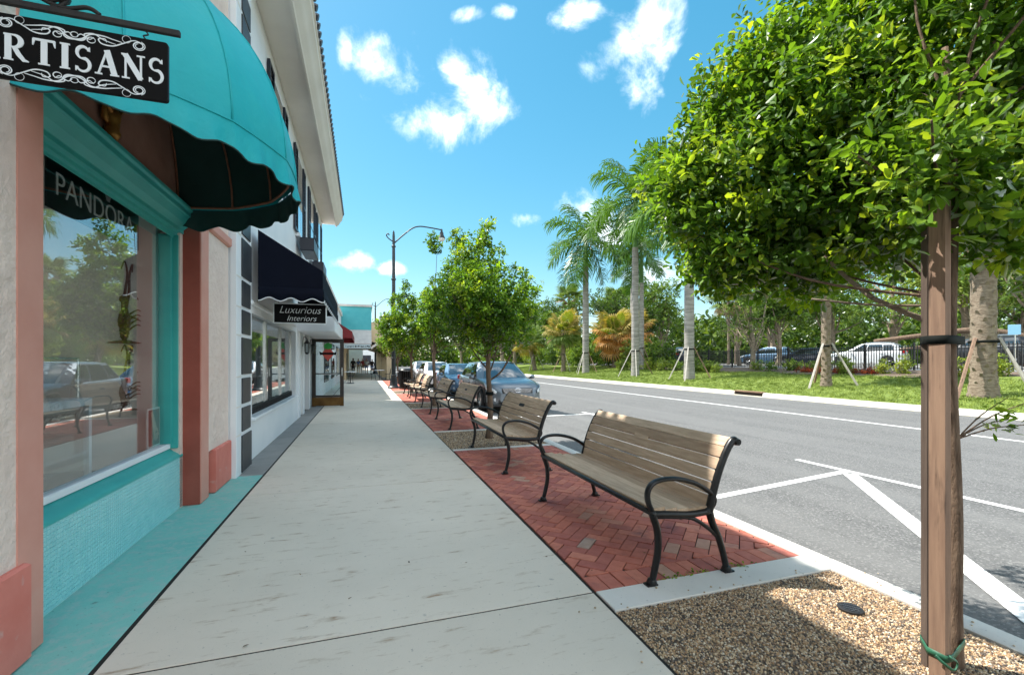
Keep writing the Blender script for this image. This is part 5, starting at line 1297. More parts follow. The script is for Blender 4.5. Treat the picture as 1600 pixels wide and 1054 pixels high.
car_copy(WHITEC, BLUEC, (37.2, 37.2, 1.02), R(200), 'blue vehicle partly hidden behind fence and shrubs', g2, None, suv)
car_copy(STEEL, DKBLUE, (36.8, 32.8, 1.02), R(204), 'dark low car beyond the blue vehicle in the lot', g2)

# ------------------------------------------------------------------ vegetation
LEAF = leaf_mat('tree_leaf', .48); FROND = leaf_mat('palm_leaf', .3, .5, .14); BGLEAF = leaf_mat('far_leaf', .35, .5, .2)
BARK = material('bark', (.10, .062, .04), (.20, .135, .09), rough=.95, scale=9, stretch=(2.2, 2.2, .5), bump=.9, bscale=26, bdist=.02)
DRYB = material('dry_bark', (.17, .125, .085), (.30, .24, .175), rough=.95, scale=6, stretch=(1, 1, 3), bump=.9, bscale=14, bdist=.03)
ROYALT = material('royal_trunk', (.19, .175, .155), (.37, .345, .31), rough=.9, scale=2.2, stretch=(.6, .6, 5), bump=.4, bscale=10, bdist=.01)
SHAFT = material('crownshaft', (.06, .15, .03), (.10, .22, .045), rough=.45, scale=1, stretch=(1, 1, .4))
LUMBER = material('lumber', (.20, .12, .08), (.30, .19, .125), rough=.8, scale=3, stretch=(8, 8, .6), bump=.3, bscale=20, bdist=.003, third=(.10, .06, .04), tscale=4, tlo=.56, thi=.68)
DARKLUM = material('dark_lumber', (.07, .048, .036), (.12, .085, .065), rough=.9, scale=3, stretch=(8, 8, .6), bump=.5, bscale=24, bdist=.004)  # darker copy of the stake lumber, shade put into the colour
GREYLUM = material('grey_lumber', (.34, .31, .27), (.46, .43, .38), rough=.85, scale=3, stretch=(6, 6, .6))
STRAPB = material('black_strap', (.006, .008, .007), rough=.8, spec=.15); STRAPG = material('green_tape', (.015, .09, .05), (.03, .14, .075), rough=.5, scale=20)

def leaves_to_mesh(name, pos, d, n, L, W, col, m):
    """one mesh of six-point folded leaves; arrays are one row per leaf"""
    k = len(pos); d = d / np.linalg.norm(d, axis=1, keepdims=True)
    s = np.cross(d, n); s /= (np.linalg.norm(s, axis=1, keepdims=True) + 1e-9); n = np.cross(s, d)
    L = L[:, None]; W = W[:, None]
    fold = W * .22
    v = np.stack([pos, pos + d*L*.40 + s*W*.40 + n*fold*.8, pos + d*L*.76 + s*W*.44 + n*fold*.7, pos + d*L - n*fold*.4,
                  pos + d*L*.76 - s*W*.44 + n*fold*.7, pos + d*L*.40 - s*W*.40 + n*fold*.8], 1).reshape(-1, 3)
    base = (np.arange(k) * 6)[:, None]
    f = np.concatenate([base + np.array([0, 1, 2, 3]), base + np.array([0, 3, 4, 5])], 1).reshape(-1, 4)
    me = bpy.data.meshes.new(name); me.vertices.add(len(v)); me.vertices.foreach_set('co', v.astype(np.float32).ravel())
    me.loops.add(f.size); me.loops.foreach_set('vertex_index', f.astype(np.int32).ravel())
    me.polygons.add(len(f)); me.polygons.foreach_set('loop_start', (np.arange(len(f)) * 4).astype(np.int32)); me.polygons.foreach_set('loop_total', np.full(len(f), 4, np.int32))
    me.update(calc_edges=True)
    at = me.attributes.new('leaf_col', 'FLOAT_COLOR', 'FACE')
    c = np.repeat(np.concatenate([col, np.ones((k, 1))], 1), 2, 0).astype(np.float32); at.data.foreach_set('color', c.ravel())
    me.materials.append(m); return me
def crown(lobes, twigs, per, L, W, pal, seed, tw=.24, up=.55, shell=.45, hang=0.0):
    """leaf rosettes on twig ends spread through lumpy lobes; returns arrays and twig tips"""
    g = np.random.default_rng(seed); tips, dirs = [], []
    vol = np.array([l[1][0]*l[1][1]*l[1][2] for l in lobes]) ** .75; vol /= vol.sum()
    ph = g.uniform(0, 6.28, (6, 3)); fr = g.uniform(2.2, 5.5, (6, 3))
    while len(tips) < twigs:
        i = g.choice(len(lobes), p=vol); c, r = np.array(lobes[i][0]), np.array(lobes[i][1])
        u = g.normal(size=3); u /= np.linalg.norm(u)
        lump = np.sin(u @ fr.T * 1.0 + ph.sum(1)).mean()
        if lump < -.2 and g.random() < .85: continue
        rad = (shell + (1 - shell) * g.random() ** .6) * (1 + .42 * lump)
        p = c + u * r * rad
        tips.append(p); dd = u * np.array([1, 1, .8]) + g.normal(size=3) * .35 + np.array([0, 0, .25 - hang]); dirs.append(dd / np.linalg.norm(dd))
    tips, dirs = np.array(tips), np.array(dirs)
    k = len(tips) * per
    T = np.repeat(tips, per, 0); D = np.repeat(dirs, per, 0)
    t = g.random(k) ** 1.4
    rv = g.normal(size=(k, 3)); rv -= D * (rv * D).sum(1, keepdims=True); rv /= np.linalg.norm(rv, axis=1, keepdims=True)
    pos = T - D * (t * tw)[:, None] + rv * .012 + g.normal(size=(k, 3)) * L * .18
    ld = D * g.uniform(.15, .9, k)[:, None] + rv * g.uniform(.6, 1.1, k)[:, None] + np.array([0, 0, -.12])
    nn = g.normal(size=(k, 3)) * .45 + D * .4 + np.array([0, 0, up])
    pal = np.array(pal); ci = g.integers(0, len(pal), len(tips)); base = np.repeat(pal[ci], per, 0)
    fresh = np.where(t < .25, 1.25, 1.0)[:, None]
    col = np.clip(base * g.uniform(.75, 1.25, (k, 1)) * fresh, 0, 1)
    LL = L * g.uniform(.45, 1.25, k); WW = W * g.uniform(.7, 1.15, k)
    return (pos, ld, nn, LL, WW, col), tips, dirs

GREENS = [(.075, .16, .018), (.11, .215, .022), (.055, .12, .018), (.16, .275, .026), (.24, .335, .034), (.085, .175, .02), (.065, .14, .02)]
def limb(mb, a, b, r0, r1, sag=.1, n=5, seed=0):
    rr = random.Random(seed); a, b = Vector(a), Vector(b); m = a.lerp(b, .5) + Vector((rr.uniform(-.08, .08), rr.uniform(-.08, .08), -sag)) * (b-a).length
    p = smooth_path([a, m, b], n); mb.tube(p, [r0 + (r1-r0)*i/(len(p)-1) for i in range(len(p))], 6)
def street_tree(x, y, lobes, htrunk, r, twigs, per, L, W, seed, label, single=0, lean=(0, 0), limbs=26, group='young street trees along the curb', mat_=None, pal=GREENS, m=LEAF, extra_tips=()):
    t = thing('street_tree', label, 'tree', (x, y, 0), group)
    top = Vector((x + lean[0], y + lean[1], htrunk))
    p = smooth_path([(x, y, -.03), (x + lean[0]*.15 + .02, y + lean[1]*.1, htrunk*.3), (x + lean[0]*.5 - .02, y + lean[1]*.55, htrunk*.65), top, top + Vector((.05, .06, .7))], 6)
    MB().tube(p, [r*1.55 - r*.55*min(1, i/3) - r*.45*max(0, (i-3)/(len(p)-4)) for i in range(len(p))], 12).build('trunk', mat_ or BARK, t, 'all')
    (pos, ld, nn, LL, WW, col), tips, dirs = crown(lobes, twigs, per, L, W, pal, seed)
    mb = MB(); rr = random.Random(seed)
    order = sorted(range(len(tips)), key=lambda i: rr.random())[:limbs]
    for q, i in enumerate(order):
        f = rr.uniform(.70, 1.0) if single else rr.uniform(.45, 1.0); a = p[min(len(p)-1, int(f*(len(p)-1)))]
        if Vector(tips[i]).z < a.z - .3: a = p[int(.6*(len(p)-1))]
        limb(mb, a, tips[i], r*.32, .004, .08, 5, q)
    mb.build('limbs', mat_ or BARK, t, 'all')
    off = np.array([x, y, 0]); keep = np.ones(len(pos), bool)
    if single:
        d = np.array(cam.location); v = pos - d
        dep = v[:, 0]*math.sin(YAW) + v[:, 1]*math.cos(YAW); rt = v[:, 0]*math.cos(YAW) - v[:, 1]*math.sin(YAW)
        uu = rt/np.maximum(dep, .01); vv = v[:, 2]/np.maximum(dep, .01)
        vis = (dep > .3) & (abs(uu) < 1.12) & (vv < .79) & (vv > -.6)
        size = np.where(vis, 1/np.maximum(dep, .3), 0); pick = np.argsort(-size)[:single]; keep[pick] = False
    cr = link('crown', leaves_to_mesh('crown', pos[keep] - off, ld[keep], nn[keep], LL[keep], WW[keep], col[keep], m), t); cr['kind'] = 'stuff'
    if single:
        protos = []
        for c in pal[:6]:
            one = np.array([[0., 0, 0]]); protos.append(leaves_to_mesh('leaf', one, np.array([[1., 0, 0]]), np.array([[0, 0, 1.]]), np.array([1.]), np.array([W/L]), np.array([c]), m))
        for q in pick:
            o = link('leaf', protos[int(q) % 6], cr); d = Vector(ld[q]).normalized(); s = d.cross(Vector(nn[q])).normalized(); n = s.cross(d)
            M = Matrix((d, -s, n)).transposed().to_4x4(); o.matrix_local = Matrix.Translation(Vector(pos[q] - off)) @ M @ Matrix.Scale(float(LL[q]), 4)
    return t
# nearest tree, beside its stakes
near_lobes = [((3.35, 2.1, 3.15), (1.0, 1.1, .95)), ((2.36, 2.48, 2.67), (.54, .62, .64)), ((2.34, 2.34, 2.12), (.42, .42, .27)), ((2.75, 2.2, 2.95), (.7, .7, .7)), ((3.3, 1.45, 2.66), (.62, .45, .62)), ((2.75, 2.2, 2.35), (.55, .5, .36)), ((3.6, 2.0, 2.7), (.8, .7, .7)), ((3.5, 1.6, 3.6), (1.0, 1.0, .8)), ((2.78, 1.5, 2.34), (.48, .36, .42)), ((3.3, 1.3, 2.25), (.45, .35, .36)), ((2.47, 1.36, 2.32), (.36, .33, .40)), ((2.78, 1.27, 2.08), (.30, .22, .28)), ((2.05, 2.5, 2.55), (.28, .32, .34)), ((2.3, 2.4, 2.05), (.36, .36, .22)), ((2.75, 2.0, 2.08), (.5, .4, .24)), ((2.75, 2.45, 3.3), (.6, .6, .5)), ((2.6, 2.2, 2.0), (.4, .3, .25))]
nt_ = street_tree(2.605, 1.369, near_lobes, 2.2, .026, 4700, 15, .064, .034, 11, 'nearest street tree with glossy green crown beside lumber stakes', 300, (.0, .0), 22)
mb = MB()
for a, b, r in (((2.60, 1.39, 1.56), (2.45, 1.62, 1.72), .016), ((2.45, 1.62, 1.72), (2.42, 1.85, 1.98), .013), ((2.60, 1.38, 1.66), (2.2, 1.75, 1.72), .007)): limb(mb, a, b, r, r*.7, .02)
mb.build('low_limb', DRYB, nt_, 'all')
# a leafy sprout low on the trunk
g = np.random.default_rng(5); mb = MB(); sp = []
for e in ((2.86, 1.22, 1.22), (2.82, 1.20, 1.12), (2.90, 1.30, 1.13), (2.74, 1.24, 1.24)):
    limb(mb, (2.61, 1.36, 1.04), e, .004, .0015, -.05); sp.append(e)
mb.build('sprout_stems', BARK, nt_, 'all')
pp = np.concatenate([np.array([2.61, 1.36, 1.04]) + (np.array(e) - np.array([2.61, 1.36, 1.04])) * g.uniform(.45, 1.05, (13, 1)) + g.normal(size=(13, 3))*.012 for e in sp]); q = len(pp)
o = link('sprout_leaves', leaves_to_mesh('sprout', pp - np.array([2.605, 1.369, 0]), np.array([.6, -.1, .1]) + g.normal(size=(q, 3))*.6, np.array([0, 0, 1.]) + g.normal(size=(q, 3))*.4, g.uniform(.03, .055, q), g.uniform(.015, .026, q), np.array(GREENS)[g.integers(1, 5, q)], LEAF), nt_); o['kind'] = 'stuff'
# stakes and ties
st = thing('tree_stake', 'pale lumber stake strapped to the camera side of the nearest tree', 'stake', (2.41, 1.316, 0), 'lumber stakes at the nearest tree')
MB().box(-.018, .018, -.031, .031, -.02, 2.1, .003).build('post', LUMBER, st).location = (0, 0, 0)
st.children[0].data.transform(Matrix.Translation(wloc(st))); st.rotation_euler = (0, 0, R(-2))
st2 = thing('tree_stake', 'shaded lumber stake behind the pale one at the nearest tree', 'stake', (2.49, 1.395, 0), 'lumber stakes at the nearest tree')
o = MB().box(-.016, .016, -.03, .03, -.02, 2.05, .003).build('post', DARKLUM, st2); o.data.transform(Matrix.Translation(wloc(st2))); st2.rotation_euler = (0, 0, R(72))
def strap(z, hgt, m, label, name, tail=False):
    t = thing(name, label, 'tie', (2.51, 1.38, z))
    pts = [(2.389, 1.284), (2.40, 1.279), (2.43, 1.279), (2.62, 1.333), (2.64, 1.369), (2.62, 1.404), (2.53, 1.424), (2.46, 1.42), (2.389, 1.352)]
    n = len(pts); mb = MB(); mb.add([(x, y, zz) for zz in (z, z + hgt) for x, y in pts], [(i, (i+1) % n, n + (i+1) % n, n + i) for i in range(n)]); mb.build('band', m, t, True, solid=.003)
    if tail: MB().tube(smooth_path([(2.37, 1.31, z + .02), (2.375, 1.28, z), (2.40, 1.26, z - .02), (2.42, 1.258, z + .01), (2.38, 1.262, z + .04)]), .009, 6, flat=(1, .4)).build('knot', m, t, 'all')
strap(1.475, .038, STRAPB, 'black strap holding the nearest tree to its stakes', 'tree_strap'); strap(.10, .03, STRAPG, 'green tape tied round stake and trunk near the gravel', 'tree_tape', True)

def oval(x, y, z0, z1, r, seed, extra=()):
    rr = random.Random(seed); zc, hz = (z0+z1)/2, (z1-z0)/2
    l = [((x, y, zc - hz*.2), (r, r, hz*.75)), ((x + rr.uniform(-.3, .3)*r, y + rr.uniform(-.3, .3)*r, z1 - hz*.45), (r*.55, r*.55, hz*.5))]
    for k in range(4): a = k*1.6 + rr.random(); l.append(((x + .62*r*math.cos(a), y + .62*r*math.sin(a), zc - hz*.3 + rr.uniform(-.2, .3)*hz), (r*.52, r*.52, hz*.42)))
    return l + list(extra)
t2 = street_tree(2.2, 8.05, oval(2.25, 8.1, 1.52, 3.75, 1.02, 1, [((2.15, 8.2, 3.75), (.22, .22, .35))]), 1.9, .055, 1150, 20, .075, .04, 21, 'second street tree with round crown between second and third benches')
MB().tube(smooth_path([(2.21, 8.05, 1.05), (2.42, 8.0, 1.22), (2.62, 7.95, 1.58)]), .018, 7).build('low_limb', BARK, t2, 'all')
tt = thing('tree_tie', 'black strap round the second street tree trunk', 'tie', (2.2, 8.05, .78)); MB().lathe([(.074, .0), (.076, .03), (.074, .06)], (2.205, 8.05, .78), 12, cap=False).build('band', STRAPB, tt, True, solid=.004)
street_tree(2.15, 14.45, oval(2.7, 14.7, 1.75, 5.0, 1.1, 2, [((2.2, 14.6, 5.2), (.3, .3, .4)), ((2.9, 14.6, 5.3), (.35, .35, .5))]), 2.1, .06, 1000, 18, .10, .055, 22, 'third street tree, tall and open, past the fourth bench')
street_tree(2.1, 21.0, oval(2.0, 21.0, 1.7, 4.5, 1.35, 3, [((1.8, 21, 4.7), (.3, .3, .4))]), 2.0, .06, 800, 16, .12, .065, 23, 'fourth street tree, just before the lamp post')
street_tree(2.1, 29.6, oval(1.9, 29.6, 1.7, 3.6, 1.2, 4), 1.9, .06, 450, 14, .14, .08, 24, 'fifth street tree, bright green behind the lamp post', pal=[(.10, .19, .025), (.14, .23, .03), (.08, .16, .02)])
street_tree(2.4, 40.5, oval(2.4, 40.5, 1.6, 4.2, 1.5, 6), 1.9, .06, 260, 14, .17, .10, 25, 'sixth street tree, seen at the arcade side', pal=[(.10, .19, .025), (.14, .23, .03), (.08, .16, .02)])

# ------------------------------------------------------------------ palms
def pinnate(name, Lr, el, curl, seed, col, dead=False, nl=60, lw=.075, ll=.9):
    """feather frond from the origin out along +X, rising at el degrees and arching over"""
    g = np.random.default_rng(seed); mb = MB(); n = 22; p = Vector((0, 0, 0)); a = R(el); pts = [p.copy()]; angs = [a]
    for i in range(n):
        a -= R(curl) / n * (.5 + 1.0 * i/n); p = p + Vector((math.cos(a), 0, math.sin(a))) * (Lr/n); pts.append(p.copy()); angs.append(a)
    mb.tube(pts, [.045 - .04*i/n for i in range(n+1)], 5)
    for i in range(nl):
        t = .10 + .9*(i + g.random()*.6)/nl; x = t*n; j = min(int(x), n-1); o = pts[j].lerp(pts[j+1], x-j); tg = Vector((math.cos(angs[j]), 0, math.sin(angs[j])))
        l = ll * (.35 + .95*math.sin(math.pi*min(1, (t*.85 + .12)))) * g.uniform(.8, 1.1); l *= .5 if t > .93 else 1
        for s in (1, -1):
            up = Vector((-tg.z, 0, tg.x)); lift = g.uniform(-.55, .75)
            d0 = (Vector((0, s, 0))*.85 + tg*.55 + up*lift).normalized()
            q1 = o + d0*l*.5 + Vector((0, 0, -.05*l)); q2 = o + d0*l*.85 + Vector((0, 0, -.32*l)); 
            q3 = q2 + (d0*.1 + Vector((0, 0, -.22)))*l
            w = tg * lw * .5
            mb.add([o - w*.5, o + w*.5, q1 + w, q1 - w, q2 + w*.7, q2 - w*.7, q3], [(0, 1, 2, 3), (3, 2, 4, 5), (5, 4, 6)])
    o = mb.build(name, FROND); me = o.data; COL.objects.unlink(o)
    at = me.attributes.new('leaf_col', 'FLOAT_COLOR', 'FACE'); k = len(me.polygons); c = np.ones((k, 4), np.float32)
    c[:, :3] = np.array(col) * g.uniform(.75, 1.25, (k, 1)); at.data.foreach_set('color', c.ravel()); return me
def fan(name, Lp, R0, seed, col, tip, nseg=26):
    """fan leaf on a stalk, out along +X"""
    g = np.random.default_rng(seed); mb = MB(); pts = [Vector((Lp*t, 0, -.25*Lp*t*t)) for t in (0, .25, .5, .75, 1)]
    mb.tube(pts, .018, 4); o = pts[-1]; nst = len(mb.f)
    for i in range(nseg):
        a = R(-135 + 270*i/(nseg-1)); l = R0*(.75 + .3*math.cos(a*.6))*g.uniform(.9, 1.08); d = Vector((math.cos(a), math.sin(a), -.08)); s = Vector((-math.sin(a), math.cos(a), 0)) * (.5*R0*R(270)/nseg*.62)
        q1 = o + d*l*.6; q2 = o + d*l*.88 + Vector((0, 0, -.16*l)); q3 = o + d*l*.96 + Vector((0, 0, -.42*l))
        f = Vector((0, 0, .03*R0))
        mb.add([o, q1 - s, q1 + f, q1 + s, q2 - s*.6, q2 + s*.6, q3], [(0, 1, 2), (0, 2, 3), (1, 4, 5, 3), (4, 6, 5)])
    ob = mb.build(name, FROND); me = ob.data; COL.objects.unlink(ob)
    at = me.attributes.new('leaf_col', 'FLOAT_COLOR', 'FACE'); k = len(me.polygons); c = np.ones((k, 4), np.float32)
    for i in range(k):
        b = (i - nst) % 4; cc = np.array(tip if (i >= nst and b >= 2) else col) * g.uniform(.75, 1.25); c[i, :3] = cc
    at.data.foreach_set('color', c.ravel()); return me
PG, PY_, PD = (.075, .165, .028), (.10, .16, .035), (.24, .19, .14)
ROYAL = [[pinnate('frond', 3.6, e, c, k*7 + i, PG) for i in range(2)] for k, (e, c) in enumerate(((78, 60), (55, 85), (28, 95), (-5, 75), (-40, 45)))]
DEADF = pinnate('frond', 3.3, 12, 95, 77, PD)
FANG = [fan('frond', .9, .85, k, (.09, .15, .03), (.13, .19, .05)) for k in range(2)]
FANY = [fan('frond', .9, .85, 9 + k, (.16, .20, .03), (.30, .24, .08)) for k in range(2)]
FANO = [fan('frond', .9, .85, 19 + k, (.42, .20, .05), (.48, .27, .11)) for k in range(2)]
FAND = [fan('frond', .8, .8, 29 + k, (.22, .17, .11), (.26, .2, .14)) for k in range(2)]
def braces(t, x, y, z, h, rr, n=3, r=1.15, rt=.3, a0=0.0):
    for k in range(n):
        a = a0 + 2*math.pi*k/n + rr.uniform(-.15, .15); c, s = math.cos(a), math.sin(a)
        b = Vector((x + r*c, y + r*s, terrain_z(x + r*c) - .04)); tp = Vector((x + rt*c, y + rt*s, z + h)); ax = (tp - b).normalized()
        MB().tube([b, tp], .055, 4, flat=(1, .6)).build('brace', GREYLUM if k % 3 else LUMBER, t)
    MB().lathe([(rt + .02, -.04), (rt + .025, 0), (rt + .02, .04)], (x, y, z + h - .12), 14, cap=False).build('strap', STRAPB, t, True, solid=.01)
def royal_palm(x, y, hg, hs, r, seed, label, dead=False, n=15, sc=1.0, brace=True, a0=0.0):
    z = terrain_z(x); rr = random.Random(seed); t = thing('royal_palm', label, 'palm', (x, y, z - .05), 'royal palms on the lawn')
    pr = [(r*1.35, 0), (r*1.25, .3), (r*1.12, 1.0)]
    k = int((hg - 1) / .16)
    for i in range(k + 1):
        zz = 1.0 + (hg - 1.0)*i/k; bul = 1.12 - .04*math.sin(i/k*3.1) - .34*max(0, i/k - .5)*1.2
        pr += [(r*bul*1.012, zz), (r*bul*.99, zz + .11)]
    MB().lathe(pr, (x, y, z - .05), 18).build('trunk', ROYALT, t, True)
    MB().lathe([(pr[-1][0]*.98, 0), (pr[-1][0]*.95, .25*hs), (pr[-1][0]*.7, .65*hs), (pr[-1][0]*.45, hs), (.05, hs + .3)], (x, y, z + hg - .02), 14).build('crownshaft', SHAFT, t, True)
    for i in range(n):
        tier = min(4, int(i / n * 5)); me = ROYAL[tier][i % 2]
        o = link('frond', me, t); o.location = (0, 0, hg + hs*.98); o.rotation_euler = (rr.uniform(-.15, .15), rr.uniform(-.1, .1), i*2.4 + rr.uniform(-.3, .3)); s = sc*rr.uniform(.88, 1.08); s *= 1.32; o.scale = (s, s, s)
    if dead: o = link('frond', DEADF, t); o.location = (0, 0, hg + hs*.9); o.rotation_euler = (0, 0, -.25); o['label'] = 'grey dead frond'; o.scale = (sc,)*3
    if brace: braces(t, x, y, z, 2.0, rr, 4, 1.3, r*1.1, a0)
    return t
royal_palm(19.6, 37.9, 9.8, 2.4, .27, 3, 'royal palm with spreading dark crown, farthest from the near tree', a0=.4)
royal_palm(19.5, 29.7, 9.6, 3.8, .25, 7, 'tallest royal palm with a grey dead frond', True, a0=1.0)
royal_palm(23.5, 34.8, 7.6, 3.2, .20, 11, 'slim royal palm behind the tallest one', n=12, sc=.85, a0=.3)
royal_palm(19.4, 23.6, 9.0, 2.6, .27, 15, 'royal palm whose crown hides behind the near tree', a0=.7)
royal_palm(30.5, 47.0, 9.5, 2.2, .26, 18, 'distant royal palm beyond the dark blue vehicle', n=12, sc=.8, brace=False)
def fan_palm(x, y, h, r, seed, label, kinds, n=22, sc=1.0, brace=True, shag=0, lean=(0, 0), z=None, grp='fan palms on the lawn'):
    z = terrain_z(x) if z is None else z; rr = random.Random(seed); t = thing('fan_palm', label, 'palm', (x, y, z - .05), grp)
    top = Vector((x + lean[0], y + lean[1], z + h))
    p = smooth_path([(x, y, z - .06), (x + lean[0]*.3, y + lean[1]*.3, z + h*.4), top], 14)
    mb = MB(); mb.tube(p, [r*(1.25 - .3*min(1, i/6))*(1 + .07*(i % 2)) for i in range(len(p))], 12); mb.build('trunk', DRYB, t, True)
    if r > .18:                       # old leaf bases
        mb = MB()
        for k in range(int(h*22)):
            f = k/(h*22); q = p[min(len(p)-1, int(f*(len(p)-1)))].lerp(p[min(len(p)-1, int(f*(len(p)-1)) + 1)], f*(len(p)-1) % 1); a = k*2.4; d = Vector((math.cos(a), math.sin(a), 0)); s = Vector((-d.y, d.x, 0))*.06
            b = q + d*r*.95; mb.add([b - s, b + s, b + s*.5 + d*.07 + Vector((0, 0, .12)), b - s*.5 + d*.07 + Vector((0, 0, .12))], [(0, 1, 2, 3)])
        mb.build('leaf_bases', DRYB, t)
    off = Vector((lean[0], lean[1], h))
    for i in range(n):
        f = i/n; k = kinds[min(len(kinds)-1, int(f*len(kinds)))]; o = link('frond', k[i % 2], t); o.location = off + Vector((0, 0, .1))
        el = R(75 - 125*f + rr.uniform(-12, 12)); o.rotation_euler = (rr.uniform(-.3, .3), -el, i*2.4 + rr.uniform(-.2, .2)); s = sc*rr.uniform(.85, 1.1); o.scale = (s, s, s)
    if brace: braces(t, x, y, z, min(1.9, h*.6), rr, 3, 1.15, r*1.1, rr.random()*3)
    return t
fan_palm(19.6, 14.9, 5.6, .19, 31, 'rough-barked palm beside the white vehicle', [FANG, FANG, FANG, FAND], 20, 1.1)
fan_palm(19.2, 9.3, 6.2, .32, 32, 'thick rough palm trunk at the right frame edge', [FANG, FANG, FAND], 22, 1.3)
fan_palm(19.9, 43.5, 4.3, .22, 33, 'short yellow-green fan palm left of the dark royal palm', [FANY, FANY, FANG], 26, 1.35)
fan_palm(21.5, 47.0, 4.0, .22, 36, 'twin fan palm trunk just behind the short yellow-green one', [FANY, FANG, FAND], 22, 1.3, False)
fan_palm(19.6, 51.0, 3.6, .25, 34, 'short leaning palm near the far end of the lawn', [FANG, FANY], 22, 1.3, True, 0, (-.8, .2))
fan_palm(24.5, 41.0, 3.4, .22, 35, 'shaggy fan palm with orange dying fronds', [FANY, FANY, FANO, FANO], 34, 1.65, False)
fan_palm(27.5, 42.5, 3.6, .2, 37, 'fan palm with orange skirt next to the shaggy one', [FANY, FANO, FANO], 26, 1.5, False)
fan_palm(34, 72, 11.4, .2, 38, 'distant tall fan palm against the sky, left of the dark royal palm', [FANG, FANG, FAND], 24, 1.7, False, grp='distant fan palms')
fan_palm(38, 63, 9.6, .2, 39, 'distant fan palm with brown skirt between the royal palms', [FANG, FANG, FAND, FAND], 28, 1.9, False, grp='distant fan palms')
for i, (x, y, h, lab) in enumerate(((40, 42, 7.2, 'distant fan palm cluster member nearest the slim royal palm'), (43, 44, 7.9, 'tallest fan palm of the distant cluster'), (46, 42, 6.9, 'distant cluster fan palm closest to the near tree'))):
    fan_palm(x, y, h, .16, 41 + i, lab, [FANG, FANG, FAND], 22, 1.5, False, grp='distant fan palms')

# ------------------------------------------------------------------ background trees
DK = [(.045, .09, .018), (.065, .12, .022), (.085, .145, .028), (.05, .095, .02)]
MD = [(.085, .155, .025), (.12, .195, .03), (.15, .225, .04), (.07, .13, .025)]
LT = [(.15, .215, .04), (.20, .26, .055), (.12, .18, .035), (.23, .29, .07)]
def bg_tree(x, y, h, r, z0, pal, seed, label, twigs=620, per=13, L=.34, cat='tree', hb=.35, bare=False):
    h *= 1.38; r *= 1.28; z = terrain_z(x); t = thing('shade_tree', label, cat, (x, y, z - .05), 'trees beyond the lawn')
    rr = random.Random(seed); lobes = []
    for k in range(7):
        a = k*2.4 + rr.random(); d = r*.55*rr.random()**.5; lobes.append(((x + d*math.cos(a), y + d*math.sin(a), z + h*(hb + .12) + (h*(.88-hb))*rr.random()), (r*rr.uniform(.38, .6), r*rr.uniform(.38, .6), h*rr.uniform(.13, .22))))
    (pos, ld, nn, LL, WW, col), tips, _ = crown(lobes, twigs, per, L, L*.5, pal, seed, tw=L*2, shell=.3)
    c = link('crown', leaves_to_mesh('crown', pos - np.array([x, y, z - .05]), ld, nn, LL, WW, col, BGLEAF), t); c['kind'] = 'stuff'
    p = smooth_path([(x, y, z - .06), (x + rr.uniform(-.3, .3), y, z + h*.3), (x, y + .2, z + h*.7)], 6); MB().tube(p, [.035*h*(1.1 - .8*i/len(p)) for i in range(len(p))], 8).build('trunk', DRYB, t, 'all')
    mb = MB()
    for i in range(0, len(tips), max(1, len(tips)//14)): limb(mb, p[rr.randint(4, len(p)-2)], tips[i], .012*h, .02, .05, 4, i)
    mb.build('limbs', DRYB, t, 'all')
    return t
for a in ((30, 66, 7.5, 4.0, 0, DK, 1, 'dark tree low behind the short yellow-green palms'), (36, 60, 7.8, 4.2, 0, DK, 2, 'dense dark tree behind the orange-skirted palms'),
          (33, 50, 5.6, 3.0, 0, DK, 3, 'dark rounded tree right behind the shaggy palm'), (42, 57, 8.2, 4.0, 0, MD, 4, 'mid green tree between tallest and slim royal palms'),
          (40, 36, 6.0, 3.4, 0, LT, 5, 'pale airy tree between slim royal palm and near tree', 180, 12, .22), (35, 31, 4.6, 2.4, 0, MD, 6, 'mid green tree right behind the fence under the near crown'),
          (44, 33, 7.5, 4.4, 0, MD, 7, 'broad green tree behind the white vehicle'), (47, 24, 8.0, 4.6, 0, LT, 8, 'pale green spreading tree beyond the lot'),
          (42, 17, 7.4, 4.4, 0, MD, 9, 'green tree beyond the black vehicle'), (50, 12, 8.5, 5.0, 0, DK, 10, 'dark tree beyond the thick palm trunk'),
          (27, 60, 5.2, 2.6, 0, MD, 11, 'low green tree behind the leaning palm'), (25, 75, 7.0, 4.0, 0, LT, 12, 'pale tree at the far end of the lawn'),
          (30, 88, 9.0, 5.5, 0, MD, 13, 'broad tree far up the street behind the lamp'), (19, 62, 6.6, 2.6, 0, LT, 14, 'thin bright tree beside the curb past the palms', 150, 12, .2),
          (21, 100, 8, 5.0, 0, MD, 15, 'tree closing the far end of the road'), (52, 50, 8.5, 5, 0, DK, 16, 'dark tree far behind the fan palm cluster'),
          (58, 36, 9, 5.5, 0, MD, 17, 'tall green tree far behind the lot'), (29.2, 29.5, 3.6, 1.6, 0, LT, 18, 'slender young tree inside the fence', 110, 12, .16),
          (25.0, 24.2, 3.9, 1.3, 0, MD, 19, 'thin young tree just before the fence', 150, 12, .15), (55, 24, 8, 5, 0, DK, 20, 'dark tree far beyond the white vehicle'), (60, 16, 9, 5, 0, MD, 21, 'green tree far beyond the black vehicle')):
    bg_tree(*a)
